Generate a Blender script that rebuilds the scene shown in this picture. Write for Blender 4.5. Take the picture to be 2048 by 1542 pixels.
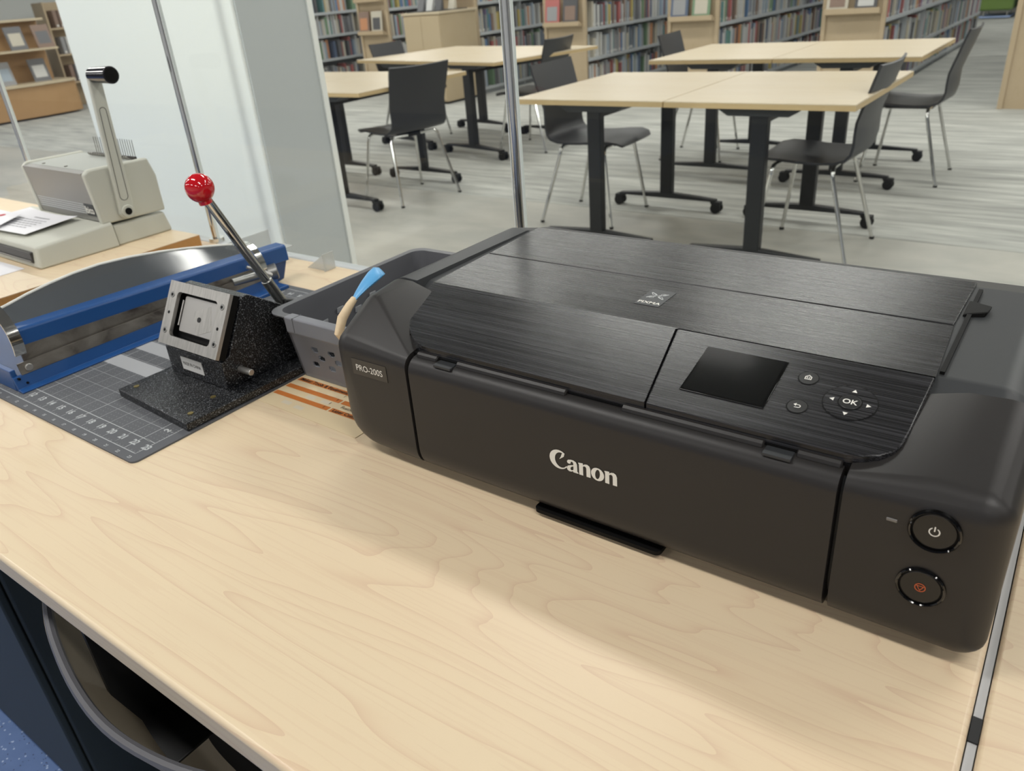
import bpy, bmesh, math, random
from mathutils import Vector, Matrix
R = random.Random(7)
PI = math.pi
for o in list(bpy.data.objects): bpy.data.objects.remove(o)
SC = bpy.context.scene
COL = SC.collection
D = 0.785                      # desk top height above the floor

# ------------------------------------------------------------------ camera, world, lights, exposure
cam = bpy.data.cameras.new('camera'); camo = bpy.data.objects.new('camera', cam); COL.objects.link(camo)
def setup_camera():
    cx, cy, f = 1024.0, 771.0, 1545.0
    d = Vector((1270 - cx, 3740 - cy, f)).normalized()
    v = Vector((-1300 - cx, 130 - cy, f)); v = (v - d * v.dot(d)).normalized()
    up = -d; X = -v; Y = up.cross(X)
    # rows: camera axes expressed in the world
    right = Vector((X[0], Y[0], up[0])); down = Vector((X[1], Y[1], up[1])); fwd = Vector((X[2], Y[2], up[2]))
    m = Matrix((right, -down, -fwd)).transposed().to_4x4()
    m.translation = Vector((0, 0, D + 0.45))
    camo.matrix_world = m
    cam.sensor_fit = 'HORIZONTAL'; cam.sensor_width = 36.0; cam.lens = f / 2048 * 36.0
    cam.clip_start = 0.01; cam.clip_end = 100
    cam.dof.use_dof = True; cam.dof.focus_distance = 0.72; cam.dof.aperture_fstop = 11.0
setup_camera(); SC.camera = camo
SC.view_settings.view_transform = 'Standard'; SC.view_settings.look = 'None'
SC.view_settings.gamma = 1.0; SC.view_settings.use_curve_mapping = False
SC.view_settings.exposure = 0.0
W = bpy.data.worlds.new('World'); SC.world = W; W.use_nodes = True
W.node_tree.nodes['Background'].inputs[0].default_value = (0.80, 0.85, 0.9, 1)
W.node_tree.nodes['Background'].inputs[1].default_value = 0.25
CEIL = 3.0
LIGHTS = [(-1.5 + 2.45 * i, y) for i in range(-4, 3) for y in (-2.7, -0.2, 2.3, 5.0, 6.9, 9.4, 12.2, 16.5)]
def area(x, y, e):
    l = bpy.data.lights.new('ceiling_lamp', 'AREA'); l.shape = 'RECTANGLE'; l.size = 1.15; l.size_y = 0.26
    l.energy = e; l.color = (1.0, 0.975, 0.935)
    o = bpy.data.objects.new('ceiling_lamp', l); COL.objects.link(o); o.location = (x, y, CEIL - 0.03)
for (x, y) in LIGHTS: area(x, y, 21.0)

def column_fill(x, y, tx, ty, tz, e):
    l = bpy.data.lights.new('added_fill_lamp', 'SPOT'); l.energy = e; l.spot_size = math.radians(55); l.spot_blend = 0.8; l.shadow_soft_size = 0.06; l.color = (1.0, 1.0, 0.97)
    o = bpy.data.objects.new('added_fill_lamp', l); COL.objects.link(o); o.location = (x, y, CEIL - 0.22)
    o.rotation_euler = (Vector((tx, ty, tz)) - o.location).to_track_quat('-Z', 'Y').to_euler()
column_fill(-2.9, -0.9, -2.6, 1.5, 1.1, 150.0)  # unseen spot added only to brighten the column

# ------------------------------------------------------------------ materials
def lin(h):
    if isinstance(h, str): c = [int(h[i:i + 2], 16) / 255 for i in (0, 2, 4)]
    else: c = [v / 255 for v in h]
    return tuple((v / 12.92 if v <= 0.04045 else ((v + 0.055) / 1.055) ** 2.4) for v in c) + (1.0,)
MAT = {}
def mat(name, col, rough=0.5, metal=0.0, spec=0.5, coat=0.0, trans=0.0, emis=0.0, alpha=1.0):
    m = bpy.data.materials.new(name); m.use_nodes = True; b = m.node_tree.nodes['Principled BSDF']
    b.inputs['Base Color'].default_value = lin(col); b.inputs['Roughness'].default_value = rough
    b.inputs['Metallic'].default_value = metal; b.inputs['Specular IOR Level'].default_value = spec
    b.inputs['Coat Weight'].default_value = coat; b.inputs['Transmission Weight'].default_value = trans
    b.inputs['Alpha'].default_value = alpha
    if emis: b.inputs['Emission Color'].default_value = lin(col); b.inputs['Emission Strength'].default_value = emis
    MAT[name] = m; return m
class N:
    """small node-tree helper"""
    def __init__(s, m): s.t = m.node_tree; s.b = s.t.nodes['Principled BSDF']
    def n(s, typ, **kw):
        x = s.t.nodes.new(typ)
        for k, v in kw.items():
            if k.startswith('i_'): x.inputs[k[2:].replace('_', ' ')].default_value = v
            else: setattr(x, k, v)
        return x
    def l(s, a, b): s.t.links.new(a, b)
    def coords(s, scale=(1, 1, 1), rot=(0, 0, 0), kind='Object'):
        c = s.n('ShaderNodeTexCoord'); mp = s.n('ShaderNodeMapping'); mp.inputs['Scale'].default_value = scale
        mp.inputs['Rotation'].default_value = rot; s.l(c.outputs[kind], mp.inputs[0]); return mp.outputs[0]
    def noise(s, vec, scale, detail=2, rough=0.5, dist=0.0):
        x = s.n('ShaderNodeTexNoise'); x.inputs['Scale'].default_value = scale; x.inputs['Detail'].default_value = detail
        x.inputs['Roughness'].default_value = rough; x.inputs['Distortion'].default_value = dist; s.l(vec, x.inputs['Vector']); return x.outputs['Fac']
    def math(s, op, a, b=None, c=None, clamp=False):
        x = s.n('ShaderNodeMath', operation=op); x.use_clamp = clamp
        for i, v in enumerate((a, b, c)):
            if v is None: continue
            if isinstance(v, (int, float)): x.inputs[i].default_value = v
            else: s.l(v, x.inputs[i])
        return x.outputs[0]
    def ramp(s, fac, stops):
        x = s.n('ShaderNodeValToRGB'); e = x.color_ramp.elements
        while len(e) < len(stops): e.new(0.5)
        for el, (p, c) in zip(e, stops): el.position = p; el.color = lin(c) if not isinstance(c, tuple) or len(c) == 3 else c
        s.l(fac, x.inputs[0]); return x.outputs[0]
    def mix(s, fac, a, b):
        x = s.n('ShaderNodeMix', data_type='RGBA')
        for sock, v in ((x.inputs[0], fac), (x.inputs[6], a), (x.inputs[7], b)):
            if isinstance(v, (int, float)): sock.default_value = v
            elif isinstance(v, (str, tuple)): sock.default_value = lin(v)
            else: s.l(v, sock)
        return x.outputs[2]
    def bump(s, h, strength=0.2, dist=0.01):
        x = s.n('ShaderNodeBump'); x.inputs['Strength'].default_value = strength; x.inputs['Distance'].default_value = dist
        s.l(h, x.inputs['Height']); s.l(x.outputs[0], s.b.inputs['Normal'])

def wood(name, base, warm, line, rough=0.38, stretch=(1.0, 7.5, 7.5), rings=30.0, scale=0.95, linew=0.5, rot=0.0, fine=0.5):
    m = mat(name, base, rough); h = N(m)
    v = h.coords(stretch, (0, 0, rot))
    big = h.noise(v, scale, 2.5, 0.45, 0.35)
    r = h.math('FRACT', h.math('MULTIPLY', big, rings))
    edge = h.math('POWER', r, 9.0)                     # thin darker latewood lines
    c = h.mix(h.math('MULTIPLY', h.noise(h.coords((0.6, 3, 3), (0, 0, rot)), 2.3, 1.0), 0.9), base, warm)
    c = h.mix(h.math('MULTIPLY', edge, linew), c, line)
    fv = h.coords((6, 260, 260), (0, 0, rot)); fn = h.noise(fv, 1.0, 2.0)
    c = h.mix(h.math('MULTIPLY', h.math('GREATER_THAN', fn, 0.56), 0.10 * fine * 2), c, line)
    h.l(c, h.b.inputs['Base Color'])
    h.bump(h.noise(h.coords((1, 1, 1)), 900, 1), 0.05, 0.0005)
    return m
wood('desk_wood', 'DFCFB0', 'DFC7A6', 'C8A58A', rough=0.36, linew=0.45)
wood('table_wood', 'D0C3AA', 'CCBC9E', 'B9A582', rough=0.35, scale=1.0, linew=0.3, rings=11)
wood('edge_wood', 'C9B286', 'C6AB7C', 'B59768', rough=0.4, linew=0.2)
wood('board_edge', 'B58850', 'A97B45', '8F6535', rough=0.5, linew=0.3)
wood('oak', 'BEAC90', 'B7A384', 'A5906F', rough=0.45, scale=1.0, stretch=(5, 5, 0.8), linew=0.25, fine=0.2)
wood('maple_cabinet', 'C3B294', 'BDAA8A', 'AF9A78', rough=0.45, scale=1.0, stretch=(5, 5, 0.8), linew=0.15, fine=0.2)
wood('beech_display', 'B8946A', 'AE8A60', '9C784E', rough=0.5, linew=0.15, fine=0.2)
wood('stick_wood', 'E8D3B0', 'E3C9A2', 'CDAF84', rough=0.6, linew=0.2)

def printer_plastic(name, col, rough):
    m = mat(name, col, rough, spec=0.42); h = N(m); h.bump(h.noise(h.coords(), 1600, 2), 0.12, 0.0003); return m
printer_plastic('black_plastic', '262423', 0.42)
printer_plastic('grey_black_plastic', '313335', 0.45)
mat('gap_black', '050505', 0.6, spec=0.2)
mat('gloss_black', '060606', 0.06, spec=0.6)
mat('screen_glass', '0A0B0B', 0.09, spec=0.5)
mat('button_black', '161616', 0.32)
mat('print_white', 'E6E4DC', 0.5)
mat('print_grey', 'B9BCBC', 0.5)
mat('badge_dark', '35322E', 0.35)
mat('badge_lid', '3C3E40', 0.5)
mat('print_orange', 'B5572F', 0.5)
mat('led_grey', '6F6D6A', 0.35)
def brushed(name):
    m = mat(name, '2A2A2B', 0.38, spec=0.35); h = N(m)
    a = h.noise(h.coords((2.2, 1300, 1300)), 1.0, 3, 0.6)
    b = h.noise(h.coords((5.0, 620, 620)), 1.0, 2, 0.6)
    f = h.math('ADD', h.math('MULTIPLY', a, 0.6), h.math('MULTIPLY', b, 0.4))
    h.l(h.ramp(f, [(0.40, '121213'), (0.5, '202022'), (0.62, '3A3A3D')]), h.b.inputs['Base Color'])
    h.l(h.math('ADD', h.math('MULTIPLY', f, 0.30), 0.12), h.b.inputs['Roughness'])
    h.b.inputs['Anisotropic'].default_value = 0.0
    h.bump(f, 0.13, 0.0005); return m
brushed('brushed_black')
mat('chrome', 'D9D9D6', 0.12, 1.0)
mat('satin_chrome', 'B9B9B5', 0.25, 1.0)
mat('black_shell', '2C2D30', 0.42)
mat('taupe_shell', '8C8270', 0.6)
mat('shell_edge', '5B5B5F', 0.5)
mat('table_black', '17191C', 0.42)
mat('bracket_grey', '34383C', 0.45)
mat('rubber', '111214', 0.7)
mat('shelf_grey', 'BCC0C2', 0.45)
mat('shelf_back', '9A9EA0', 0.6)
mat('white_paint', 'E8ECEA', 0.35)
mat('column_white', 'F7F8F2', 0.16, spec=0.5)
mat('column_shade', 'C6CAC9', 0.18, spec=0.5)  # shading of the white column's side face, put into the colour
mat('wall_paint', 'E2E2DE', 0.8)
mat('ceiling_paint', '8C8C8A', 0.9)
mat('lamp_panel', 'FFFAF0', 0.5, emis=3.0)
mat('dark_panel', '2A302E', 0.5)
mat('frame_black', '141516', 0.5)
mat('machine_grey', 'C3C4B8', 0.45)
mat('machine_panel', '8D8C88', 0.4, 0.3)
mat('machine_deck', 'A7AAA4', 0.5)
mat('machine_slot', '4A4846', 0.5, 0.4)
mat('comb_metal', '8A8882', 0.3, 0.9)
mat('bakelite', '15131A', 0.12, spec=0.6)
mat('red_gloss', 'C4121E', 0.08, spec=0.6, coat=0.5)
mat('trim_blue', '1E4C86', 0.35)
mat('trim_blue_dark', '163A69', 0.4)
mat('paper', 'E9E9EC', 0.7)
mat('paper_text', '8B8D92', 0.7)
mat('logo_red', 'C24048', 0.6)
mat('rim_white', 'E4E5DE', 0.35)
mat('basket_grey', '5C5D61', 0.42)
mat('basket_light', '7A7C82', 0.42)
mat('brush_blue', '5FA8DC', 0.35)
mat('silver', 'B4B2AE', 0.4, 0.85)
mat('silver_dark', '8F8F8C', 0.35, 0.8)
mat('label_white', 'D9D9D6', 0.5)
mat('label_text', '4A4A4A', 0.6)
mat('mat_white', 'B9BDBE', 0.6)
mat('mat_dot', '90989A', 0.6)
mat('sheet_orange', 'CB7A3C', 0.4)
mat('sheet_base', 'E2CFAA', 0.33)
mat('sheet_pale', 'DDD2BC', 0.4)
mat('sheet_text', '3A3028', 0.6)
mat('fabric_grey', 'B4B5B5', 0.9)
mat('green_fabric', '6A8442', 0.9)
mat('pale_blue', '9FB4DC', 0.6)
mat('brass', '9A8B55', 0.35, 0.8)
mat('purple_grey', '8E8896', 0.7)

def steel_worn(name):
    m = mat(name, '6E6A66', 0.4, 0.6); h = N(m)
    f = h.noise(h.coords((2, 1, 1.5)), 16, 5, 0.6, 0.6)
    h.l(h.ramp(f, [(0.32, '4E4744'), (0.46, '757069'), (0.62, '85817A')]), h.b.inputs['Base Color'])
    h.l(h.math('ADD', h.math('MULTIPLY', f, 0.4), 0.2), h.b.inputs['Roughness']); return m
steel_worn('worn_steel')
def machined(name):
    m = mat(name, 'B1AFAA', 0.38, 0.8); h = N(m)
    f = h.noise(h.coords((80, 8, 8)), 3, 3, 0.6)
    h.l(h.ramp(f, [(0.35, 'A6A49F'), (0.6, 'B8B6B1')]), h.b.inputs['Base Color']); return m
machined('machined_steel')
def hammered(name, hi='8A8D91'):
    m = mat(name, '2A2B2D', 0.3, 0.3); h = N(m)
    v = h.n('ShaderNodeTexVoronoi'); v.inputs['Scale'].default_value = 800; v.inputs['Randomness'].default_value = 1.0
    v.feature = 'SMOOTH_F1'
    nn = h.noise(h.coords(), 560, 2, 0.6); h.l(h.coords(), v.inputs['Vector'])
    f = h.math('ADD', h.math('MULTIPLY', v.outputs['Distance'], 0.55), h.math('MULTIPLY', nn, 0.5))
    h.l(h.ramp(f, [(0.42, '101113'), (0.54, '25272A'), (0.70, hi)]), h.b.inputs['Base Color'])
    h.bump(f, 0.5, 0.0012); return m
hammered('hammered_paint')
def speckle_floor():
    m = mat('blue_speckle', '4B6390', 0.55); h = N(m)
    v1 = h.n('ShaderNodeTexVoronoi'); v1.inputs['Scale'].default_value = 85; h.l(h.coords(), v1.inputs['Vector'])
    a = h.math('LESS_THAN', v1.outputs['Distance'], 0.17)
    v2 = h.n('ShaderNodeTexVoronoi'); v2.inputs['Scale'].default_value = 110; h.l(h.coords((1, 1, 1), (0, 0, 1)), v2.inputs['Vector'])
    b = h.math('LESS_THAN', v2.outputs['Distance'], 0.16)
    c = h.mix(h.noise(h.coords(), 40, 2), '45608F', '5570A0')
    c = h.mix(h.math('MULTIPLY', a, 0.8), c, 'A9BBD8'); c = h.mix(h.math('MULTIPLY', b, 0.9), c, '1F2C4C')
    h.l(c, h.b.inputs['Base Color'])
speckle_floor()
def carpet():
    m = mat('striped_carpet', 'A5A7A2', 0.95, spec=0.1); h = N(m)
    a = h.noise(h.coords((0.9, 9, 1)), 1.6, 4, 0.62, 0.25)
    b = h.noise(h.coords((3.0, 90, 1)), 1.0, 3, 0.6)
    f = h.math('ADD', h.math('MULTIPLY', a, 0.75), h.math('MULTIPLY', b, 0.3))
    h.l(h.ramp(f, [(0.38, '969793'), (0.50, 'AAABA6'), (0.62, 'BDBEB8'), (0.74, 'CFD0C9')]), h.b.inputs['Base Color'])
    h.bump(b, 0.4, 0.004)
carpet()
def vinyl():
    m = mat('pale_vinyl', 'B3B2AA', 0.45); h = N(m)
    f = h.noise(h.coords((1, 2, 1)), 1.4, 4, 0.6, 0.4)
    h.l(h.ramp(f, [(0.35, 'A6A69F'), (0.65, 'BDBBB2')]), h.b.inputs['Base Color'])
vinyl()
def glass_clear(name, tint=(0.97, 0.985, 0.98), refl=0.09):
    m = bpy.data.materials.new(name); m.use_nodes = True; t = m.node_tree; t.nodes.remove(t.nodes['Principled BSDF'])
    tr = t.nodes.new('ShaderNodeBsdfTransparent'); tr.inputs[0].default_value = (*tint, 1)
    gl = t.nodes.new('ShaderNodeBsdfGlossy'); gl.inputs['Roughness'].default_value = 0.0
    fr = t.nodes.new('ShaderNodeFresnel'); fr.inputs['IOR'].default_value = 1.3
    mx = t.nodes.new('ShaderNodeMixShader')
    geo = t.nodes.new('ShaderNodeNewGeometry'); sb = t.nodes.new('ShaderNodeMath'); sb.operation = 'SUBTRACT'; sb.inputs[0].default_value = 1.0
    t.links.new(geo.outputs['Backfacing'], sb.inputs[1]); ml = t.nodes.new('ShaderNodeMath'); ml.operation = 'MULTIPLY'
    t.links.new(fr.outputs[0], ml.inputs[0]); t.links.new(sb.outputs[0], ml.inputs[1]); t.links.new(ml.outputs[0], mx.inputs[0])
    t.links.new(tr.outputs[0], mx.inputs[1]); t.links.new(gl.outputs[0], mx.inputs[2])
    t.links.new(mx.outputs[0], t.nodes['Material Output'].inputs[0]); MAT[name] = m; return m
glass_clear('clear_glass')
def glass_frost(name, colr, mixf):
    m = bpy.data.materials.new(name); m.use_nodes = True; t = m.node_tree; b = t.nodes['Principled BSDF']
    b.inputs['Base Color'].default_value = lin(colr); b.inputs['Roughness'].default_value = 0.12
    tr = t.nodes.new('ShaderNodeBsdfTransparent'); mx = t.nodes.new('ShaderNodeMixShader'); mx.inputs[0].default_value = mixf
    t.links.new(tr.outputs[0], mx.inputs[1]); t.links.new(b.outputs[0], mx.inputs[2])
    t.links.new(mx.outputs[0], t.nodes['Material Output'].inputs[0]); MAT[name] = m; return m
glass_frost('smoky_acrylic', '505457', 0.88)
glass_frost('clear_acrylic', 'C9CDCB', 0.55)

# ------------------------------------------------------------------ mesh helpers
def off_of(p):
    v = Vector((0, 0, 0))
    while p is not None: v += p.location; p = p.parent
    return v
class B:
    def __init__(s): s.v = []; s.f = []; s.mi = []; s.cur = 0
    def m(s, i): s.cur = i; return s
    def add(s, vs, fs):
        k = len(s.v); s.v += [Vector(x) for x in vs]
        for f in fs: s.f.append([k + i for i in f]); s.mi.append(s.cur)
        return s
    def box(s, x0, x1, y0, y1, z0, z1):
        return s.add([(x0, y0, z0), (x1, y0, z0), (x1, y1, z0), (x0, y1, z0), (x0, y0, z1), (x1, y0, z1), (x1, y1, z1), (x0, y1, z1)],
              [(0, 3, 2, 1), (4, 5, 6, 7), (0, 1, 5, 4), (1, 2, 6, 5), (2, 3, 7, 6), (3, 0, 4, 7)])
    def hexa(s, p):   # 8 points, bottom 4 then top 4
        return s.add(p, [(0, 3, 2, 1), (4, 5, 6, 7), (0, 1, 5, 4), (1, 2, 6, 5), (2, 3, 7, 6), (3, 0, 4, 7)])
    def obox(s, c, u, v, w):   # centre and three half vectors
        c, u, v, w = map(Vector, (c, u, v, w))
        return s.hexa([c - u - v - w, c + u - v - w, c + u + v - w, c - u + v - w, c - u - v + w, c + u - v + w, c + u + v + w, c - u + v + w])
    def frame(s, d):
        d = Vector(d).normalized(); a = Vector((0, 0, 1)) if abs(d.z) < 0.9 else Vector((1, 0, 0))
        u = d.cross(a).normalized(); return u, d.cross(u).normalized()
    def tube(s, pts, r, n=12, cap=True, rs=None):
        pts = [Vector(p) for p in pts]; rings = []; u = None
        for i, p in enumerate(pts):
            t = (pts[min(i + 1, len(pts) - 1)] - pts[max(i - 1, 0)]).normalized()
            if u is None: u, w = s.frame(t)
            else: u = (u - t * u.dot(t)).normalized(); w = t.cross(u)
            rr = rs[i] if rs else r
            rings.append([p + (u * math.cos(2 * PI * k / n) + w * math.sin(2 * PI * k / n)) * rr for k in range(n)])
        k0 = len(s.v); vs = [q for ring in rings for q in ring]; fs = []
        for i in range(len(rings) - 1):
            for k in range(n): fs.append((i * n + k, i * n + (k + 1) % n, (i + 1) * n + (k + 1) % n, (i + 1) * n + k))
        if cap: fs.append(tuple(range(n - 1, -1, -1))); fs.append(tuple((len(rings) - 1) * n + k for k in range(n)))
        return s.add(vs, fs)
    def cyl(s, a, b, r, n=16, r2=None): return s.tube([a, b], r, n, True, [r, r if r2 is None else r2])
    def prism(s, poly, fn0, fn1):   # poly of 2-D points; fn maps (a,b)->3-D for the two ends
        n = len(poly); vs = [fn0(*p) for p in poly] + [fn1(*p) for p in poly]
        fs = [tuple(range(n - 1, -1, -1)), tuple(range(n, 2 * n))] + [(i, (i + 1) % n, n + (i + 1) % n, n + i) for i in range(n)]
        return s.add(vs, fs)
    def sphere(s, c, r, n=20, m=12):
        c = Vector(c); rad = (r, r, r) if not hasattr(r, '__len__') else r; vs = []; fs = []
        for i in range(m + 1):
            a = PI * i / m
            for k in range(n):
                b = 2 * PI * k / n; vs.append(c + Vector((rad[0] * math.sin(a) * math.cos(b), rad[1] * math.sin(a) * math.sin(b), rad[2] * math.cos(a))))
        for i in range(m):
            for k in range(n): fs.append((i * n + k, (i + 1) * n + k, (i + 1) * n + (k + 1) % n, i * n + (k + 1) % n))
        return s.add(vs, fs)
    def hull(s, items):   # (x,y,z,rx,ry,rz) ellipsoids or plain points
        bm = bmesh.new()
        for it in items:
            if len(it) == 3: bm.verts.new(it); continue
            x, y, z, rx, ry, rz = it
            for i in range(0, 13):
                a = PI * i / 12
                for k in range(24 if 0 < i < 12 else 1):
                    b = 2 * PI * k / 24; bm.verts.new((x + rx * math.sin(a) * math.cos(b), y + ry * math.sin(a) * math.sin(b), z + rz * math.cos(a)))
        bmesh.ops.remove_doubles(bm, verts=bm.verts, dist=1e-5)
        r = bmesh.ops.convex_hull(bm, input=bm.verts)
        dead = [v for v in bm.verts if not v.link_faces]
        bmesh.ops.delete(bm, geom=dead, context='VERTS')
        bmesh.ops.dissolve_limit(bm, angle_limit=0.004, verts=bm.verts, edges=bm.edges)
        bm.verts.index_update(); bm.normal_update()
        s.add([v.co.copy() for v in bm.verts], [tuple(v.index for v in f.verts) for f in bm.faces]); bm.free(); return s
    def build(s, name, m, parent=None, smooth=True, bevel=0.0, seg=2, angle=35, mod=None):
        off = off_of(parent)
        me = bpy.data.meshes.new(name); me.from_pydata([v - off for v in s.v], [], s.f)
        ms = m if isinstance(m, (list, tuple)) else [m]
        for x in ms: me.materials.append(MAT[x])
        for p, i in zip(me.polygons, s.mi): p.material_index = i
        bm = bmesh.new(); bm.from_mesh(me); bmesh.ops.recalc_face_normals(bm, faces=bm.faces); bm.to_mesh(me); bm.free()
        o = bpy.data.objects.new(name, me); COL.objects.link(o)
        if parent is not None: o.parent = parent
        if bevel:
            b = o.modifiers.new('bevel', 'BEVEL'); b.width = bevel; b.segments = seg; b.limit_method = 'ANGLE'; b.angle_limit = math.radians(30)
        if smooth:
            me.polygons.foreach_set('use_smooth', [True] * len(me.polygons))
            me.set_sharp_from_angle(angle=math.radians(angle)) if hasattr(me, 'set_sharp_from_angle') else None
            w = o.modifiers.new('wn', 'WEIGHTED_NORMAL'); w.keep_sharp = True; w.weight = 80
        return o
def tag(o, label=None, cat=None, group=None, kind=None):
    if label: o['label'] = label
    if cat: o['category'] = cat
    if group: o['group'] = group
    if kind: o['kind'] = kind
    return o
def empty(name, loc, label, cat, group=None):
    o = bpy.data.objects.new(name, None); COL.objects.link(o); o.location = loc; o.empty_display_size = 0.1
    return tag(o, label, cat, group)
def copy_tree(o, parent=None):
    c = o.copy(); COL.objects.link(c)
    if parent is not None: c.parent = parent
    for ch in list(o.children): copy_tree(ch, c)
    return c
def struct(name, b, m, label=None, **kw):
    o = b.build(name, m, None, **kw); o['kind'] = 'structure'
    if label: o['label'] = label
    return o
def arc(cx, cy, rx, ry, a0, a1, n):
    return [(cx + rx * math.cos(math.radians(a0 + (a1 - a0) * i / n)), cy + ry * math.sin(math.radians(a0 + (a1 - a0) * i / n))) for i in range(n + 1)]
def text_into(b, s, size, o, u, v, n, bold=0.0, shear=0.0, thick=0.0004, align='LEFT', sx=1.0):
    cu = bpy.data.curves.new('t', 'FONT'); cu.body = s; cu.size = size; cu.offset = bold; cu.shear = shear; cu.align_x = align
    cu.resolution_u = 3
    ob = bpy.data.objects.new('t', cu); me = bpy.data.meshes.new_from_object(ob)
    o, u, v, n = Vector(o), Vector(u).normalized(), Vector(v).normalized(), Vector(n).normalized()
    vs = [o + u * (p.co.x * sx) + v * p.co.y + n * thick for p in me.vertices]
    b.add(vs, [tuple(p.vertices) for p in me.polygons])
    bpy.data.objects.remove(ob); bpy.data.curves.remove(cu); bpy.data.meshes.remove(me); return b
def glyph_into(b, polys, o, u, v, n, sc, thick=0.0004):
    """flat filled shape from closed polygons (inner ones cut holes)"""
    cu = bpy.data.curves.new('g', 'CURVE'); cu.dimensions = '2D'; cu.fill_mode = 'BOTH'
    for poly in polys:
        sp = cu.splines.new('POLY'); sp.points.add(len(poly) - 1)
        for p, q in zip(sp.points, poly): p.co = (q[0], q[1], 0, 1)
        sp.use_cyclic_u = True
    ob = bpy.data.objects.new('g', cu); me = bpy.data.meshes.new_from_object(ob)
    o, u, v, n = Vector(o), Vector(u).normalized(), Vector(v).normalized(), Vector(n).normalized()
    b.add([o + u * (p.co.x * sc) + v * (p.co.y * sc) + n * thick for p in me.vertices], [tuple(p.vertices) for p in me.polygons])
    bpy.data.objects.remove(ob); bpy.data.curves.remove(cu); bpy.data.meshes.remove(me); return b

# ------------------------------------------------------------------ the setting
struct('floor', B().box(-17, 8, 0.94, 4.0, -0.06, 0.0), 'pale_vinyl', 'pale grey vinyl floor just beyond the glass', smooth=False)
f2 = struct('floor', B().box(-17, 8, 4.0, 26, -0.06, 0.002), 'striped_carpet', 'grey streaked carpet of the library', smooth=False)
struct('floor', B().box(-17, 8, -5, 0.94, -0.06, 0.0), 'blue_speckle', 'blue speckled vinyl floor under the desk', smooth=False)
struct('ceiling', B().box(-17, 8, -5, 26, CEIL, CEIL + 0.1), 'ceiling_paint', smooth=False)
struct('wall_back', B().box(-17, 8, 26, 26.1, 0, CEIL), 'wall_paint', smooth=False)
struct('wall_left', B().box(-17.1, -17, -5, 26, 0, CEIL), 'wall_paint', smooth=False)
struct('wall_right', B().box(8, 8.1, -5, 26, 0, CEIL), 'wall_paint', smooth=False)
struct('wall_front', B().box(-17, 8, -5.1, -5, 0, CEIL), 'wall_paint', smooth=False)
lamp0 = None
for i, (x, y) in enumerate(LIGHTS):
    if lamp0 is None:
        lamp0 = empty('ceiling_light', (0, 0, 0), 'long flush ceiling light panel above the library', 'ceiling light', 'ceiling light panels')
        B().box(-0.60, 0.60, -0.15, 0.15, -0.02, 0.0).build('housing', 'white_paint', lamp0, smooth=False)
        B().box(-0.575, 0.575, -0.13, 0.13, -0.026, -0.0201).build('diffuser', 'lamp_panel', lamp0, smooth=False)
        o = lamp0
    else: o = copy_tree(lamp0)
    o.location = (x, y, CEIL)

tl = empty('added_fill_fixture', (-2.9, -0.9, CEIL), 'small white unseen fixture added to brighten the white column', 'track light')  # out-of-view housing made up for the added column spot
B().cyl((-2.9, -0.9, CEIL - 0.06), (-2.9, -0.9, CEIL), 0.015, 12).build('stem', 'white_paint', tl)
B().tube([(-2.9, -0.93, CEIL - 0.05), (-2.9, -0.86, CEIL - 0.15)], 0.05, 20, True).build('head', 'white_paint', tl)
# glossy white clad column behind the glass
b = B(); b.box(-3.01, -2.04, 1.5, 1.775, 0, CEIL)
c = struct('wall_column', b, 'column_white', 'glossy white clad column behind the glass screen', bevel=0.006)
t = B().box(-2.041, -2.034, 1.508, 1.768, 0.0, CEIL - 0.001).build('shaded_cladding', 'column_shade', c, smooth=False)  # grey skin carries the painted shade of the white side
t = B().box(-2.045, -2.028, 1.762, 1.782, 0.0, CEIL - 0.001).build('corner_trim', 'column_white', c)

# ------------------------------------------------------------------ desks
def slab_poly(b, poly, z0, z1): return b.prism(poly, lambda x, y: (x, y, z0), lambda x, y: (x, y, z1))
desk = empty('desk', (-0.9, 0.55, 0), 'long pale maple desk carrying the printer and cutting mat', 'desk')
B().box(-2.6, 0.0160, 0.166, 0.930, D - 0.026, D).build('desk_top', 'desk_wood', desk, bevel=0.004, seg=4)
B().box(-2.5, -0.06, 0.21, 0.24, D - 0.075, D - 0.0262).build('frame_rail', 'frame_black', desk, smooth=False)
B().box(-2.5, -0.06, 0.86, 0.89, D - 0.075, D - 0.0262).build('frame_rail', 'frame_black', desk, smooth=False)
for x in (-2.45, -0.09):
    for y in (0.225, 0.875): B().box(x - 0.025, x + 0.025, y - 0.025, y + 0.025, 0.0, D - 0.0755).build('leg', 'frame_black', desk, bevel=0.003)
ped = empty('pedestal_cabinet', (-1.45, 0.5, 0), 'dark charcoal cabinet standing under the desk at the left', 'cabinet')
B().box(-1.9, -1.13, 0.235, 0.75, 0.01, D - 0.08).build('body', 'dark_panel', ped, bevel=0.004)
B().box(-1.895, -1.135, 0.222, 0.2345, 0.03, D - 0.095).build('door', 'dark_panel', ped, bevel=0.003)
B().box(-1.9, -1.13, 0.25, 0.74, 0.0, 0.0095).build('plinth', 'frame_black', ped, smooth=False)
d2 = empty('desk', (0.5, 0.5, 0), 'second maple desk at the right edge beyond the narrow gap', 'desk')
B().box(0.0230, 1.3, 0.02, 0.930, D - 0.026, D).build('desk_top', 'desk_wood', d2, bevel=0.003, seg=3)
for x in (0.12, 1.2):
    for y in (0.12, 0.83): B().box(x - 0.025, x + 0.025, y - 0.025, y + 0.025, 0.0, D - 0.0262).build('leg', 'frame_black', d2, bevel=0.003)
pd = empty('desk_divider', (0.0195, 0.5, 0), 'thin grey fabric divider standing in the gap between the two desks', 'divider')
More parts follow.
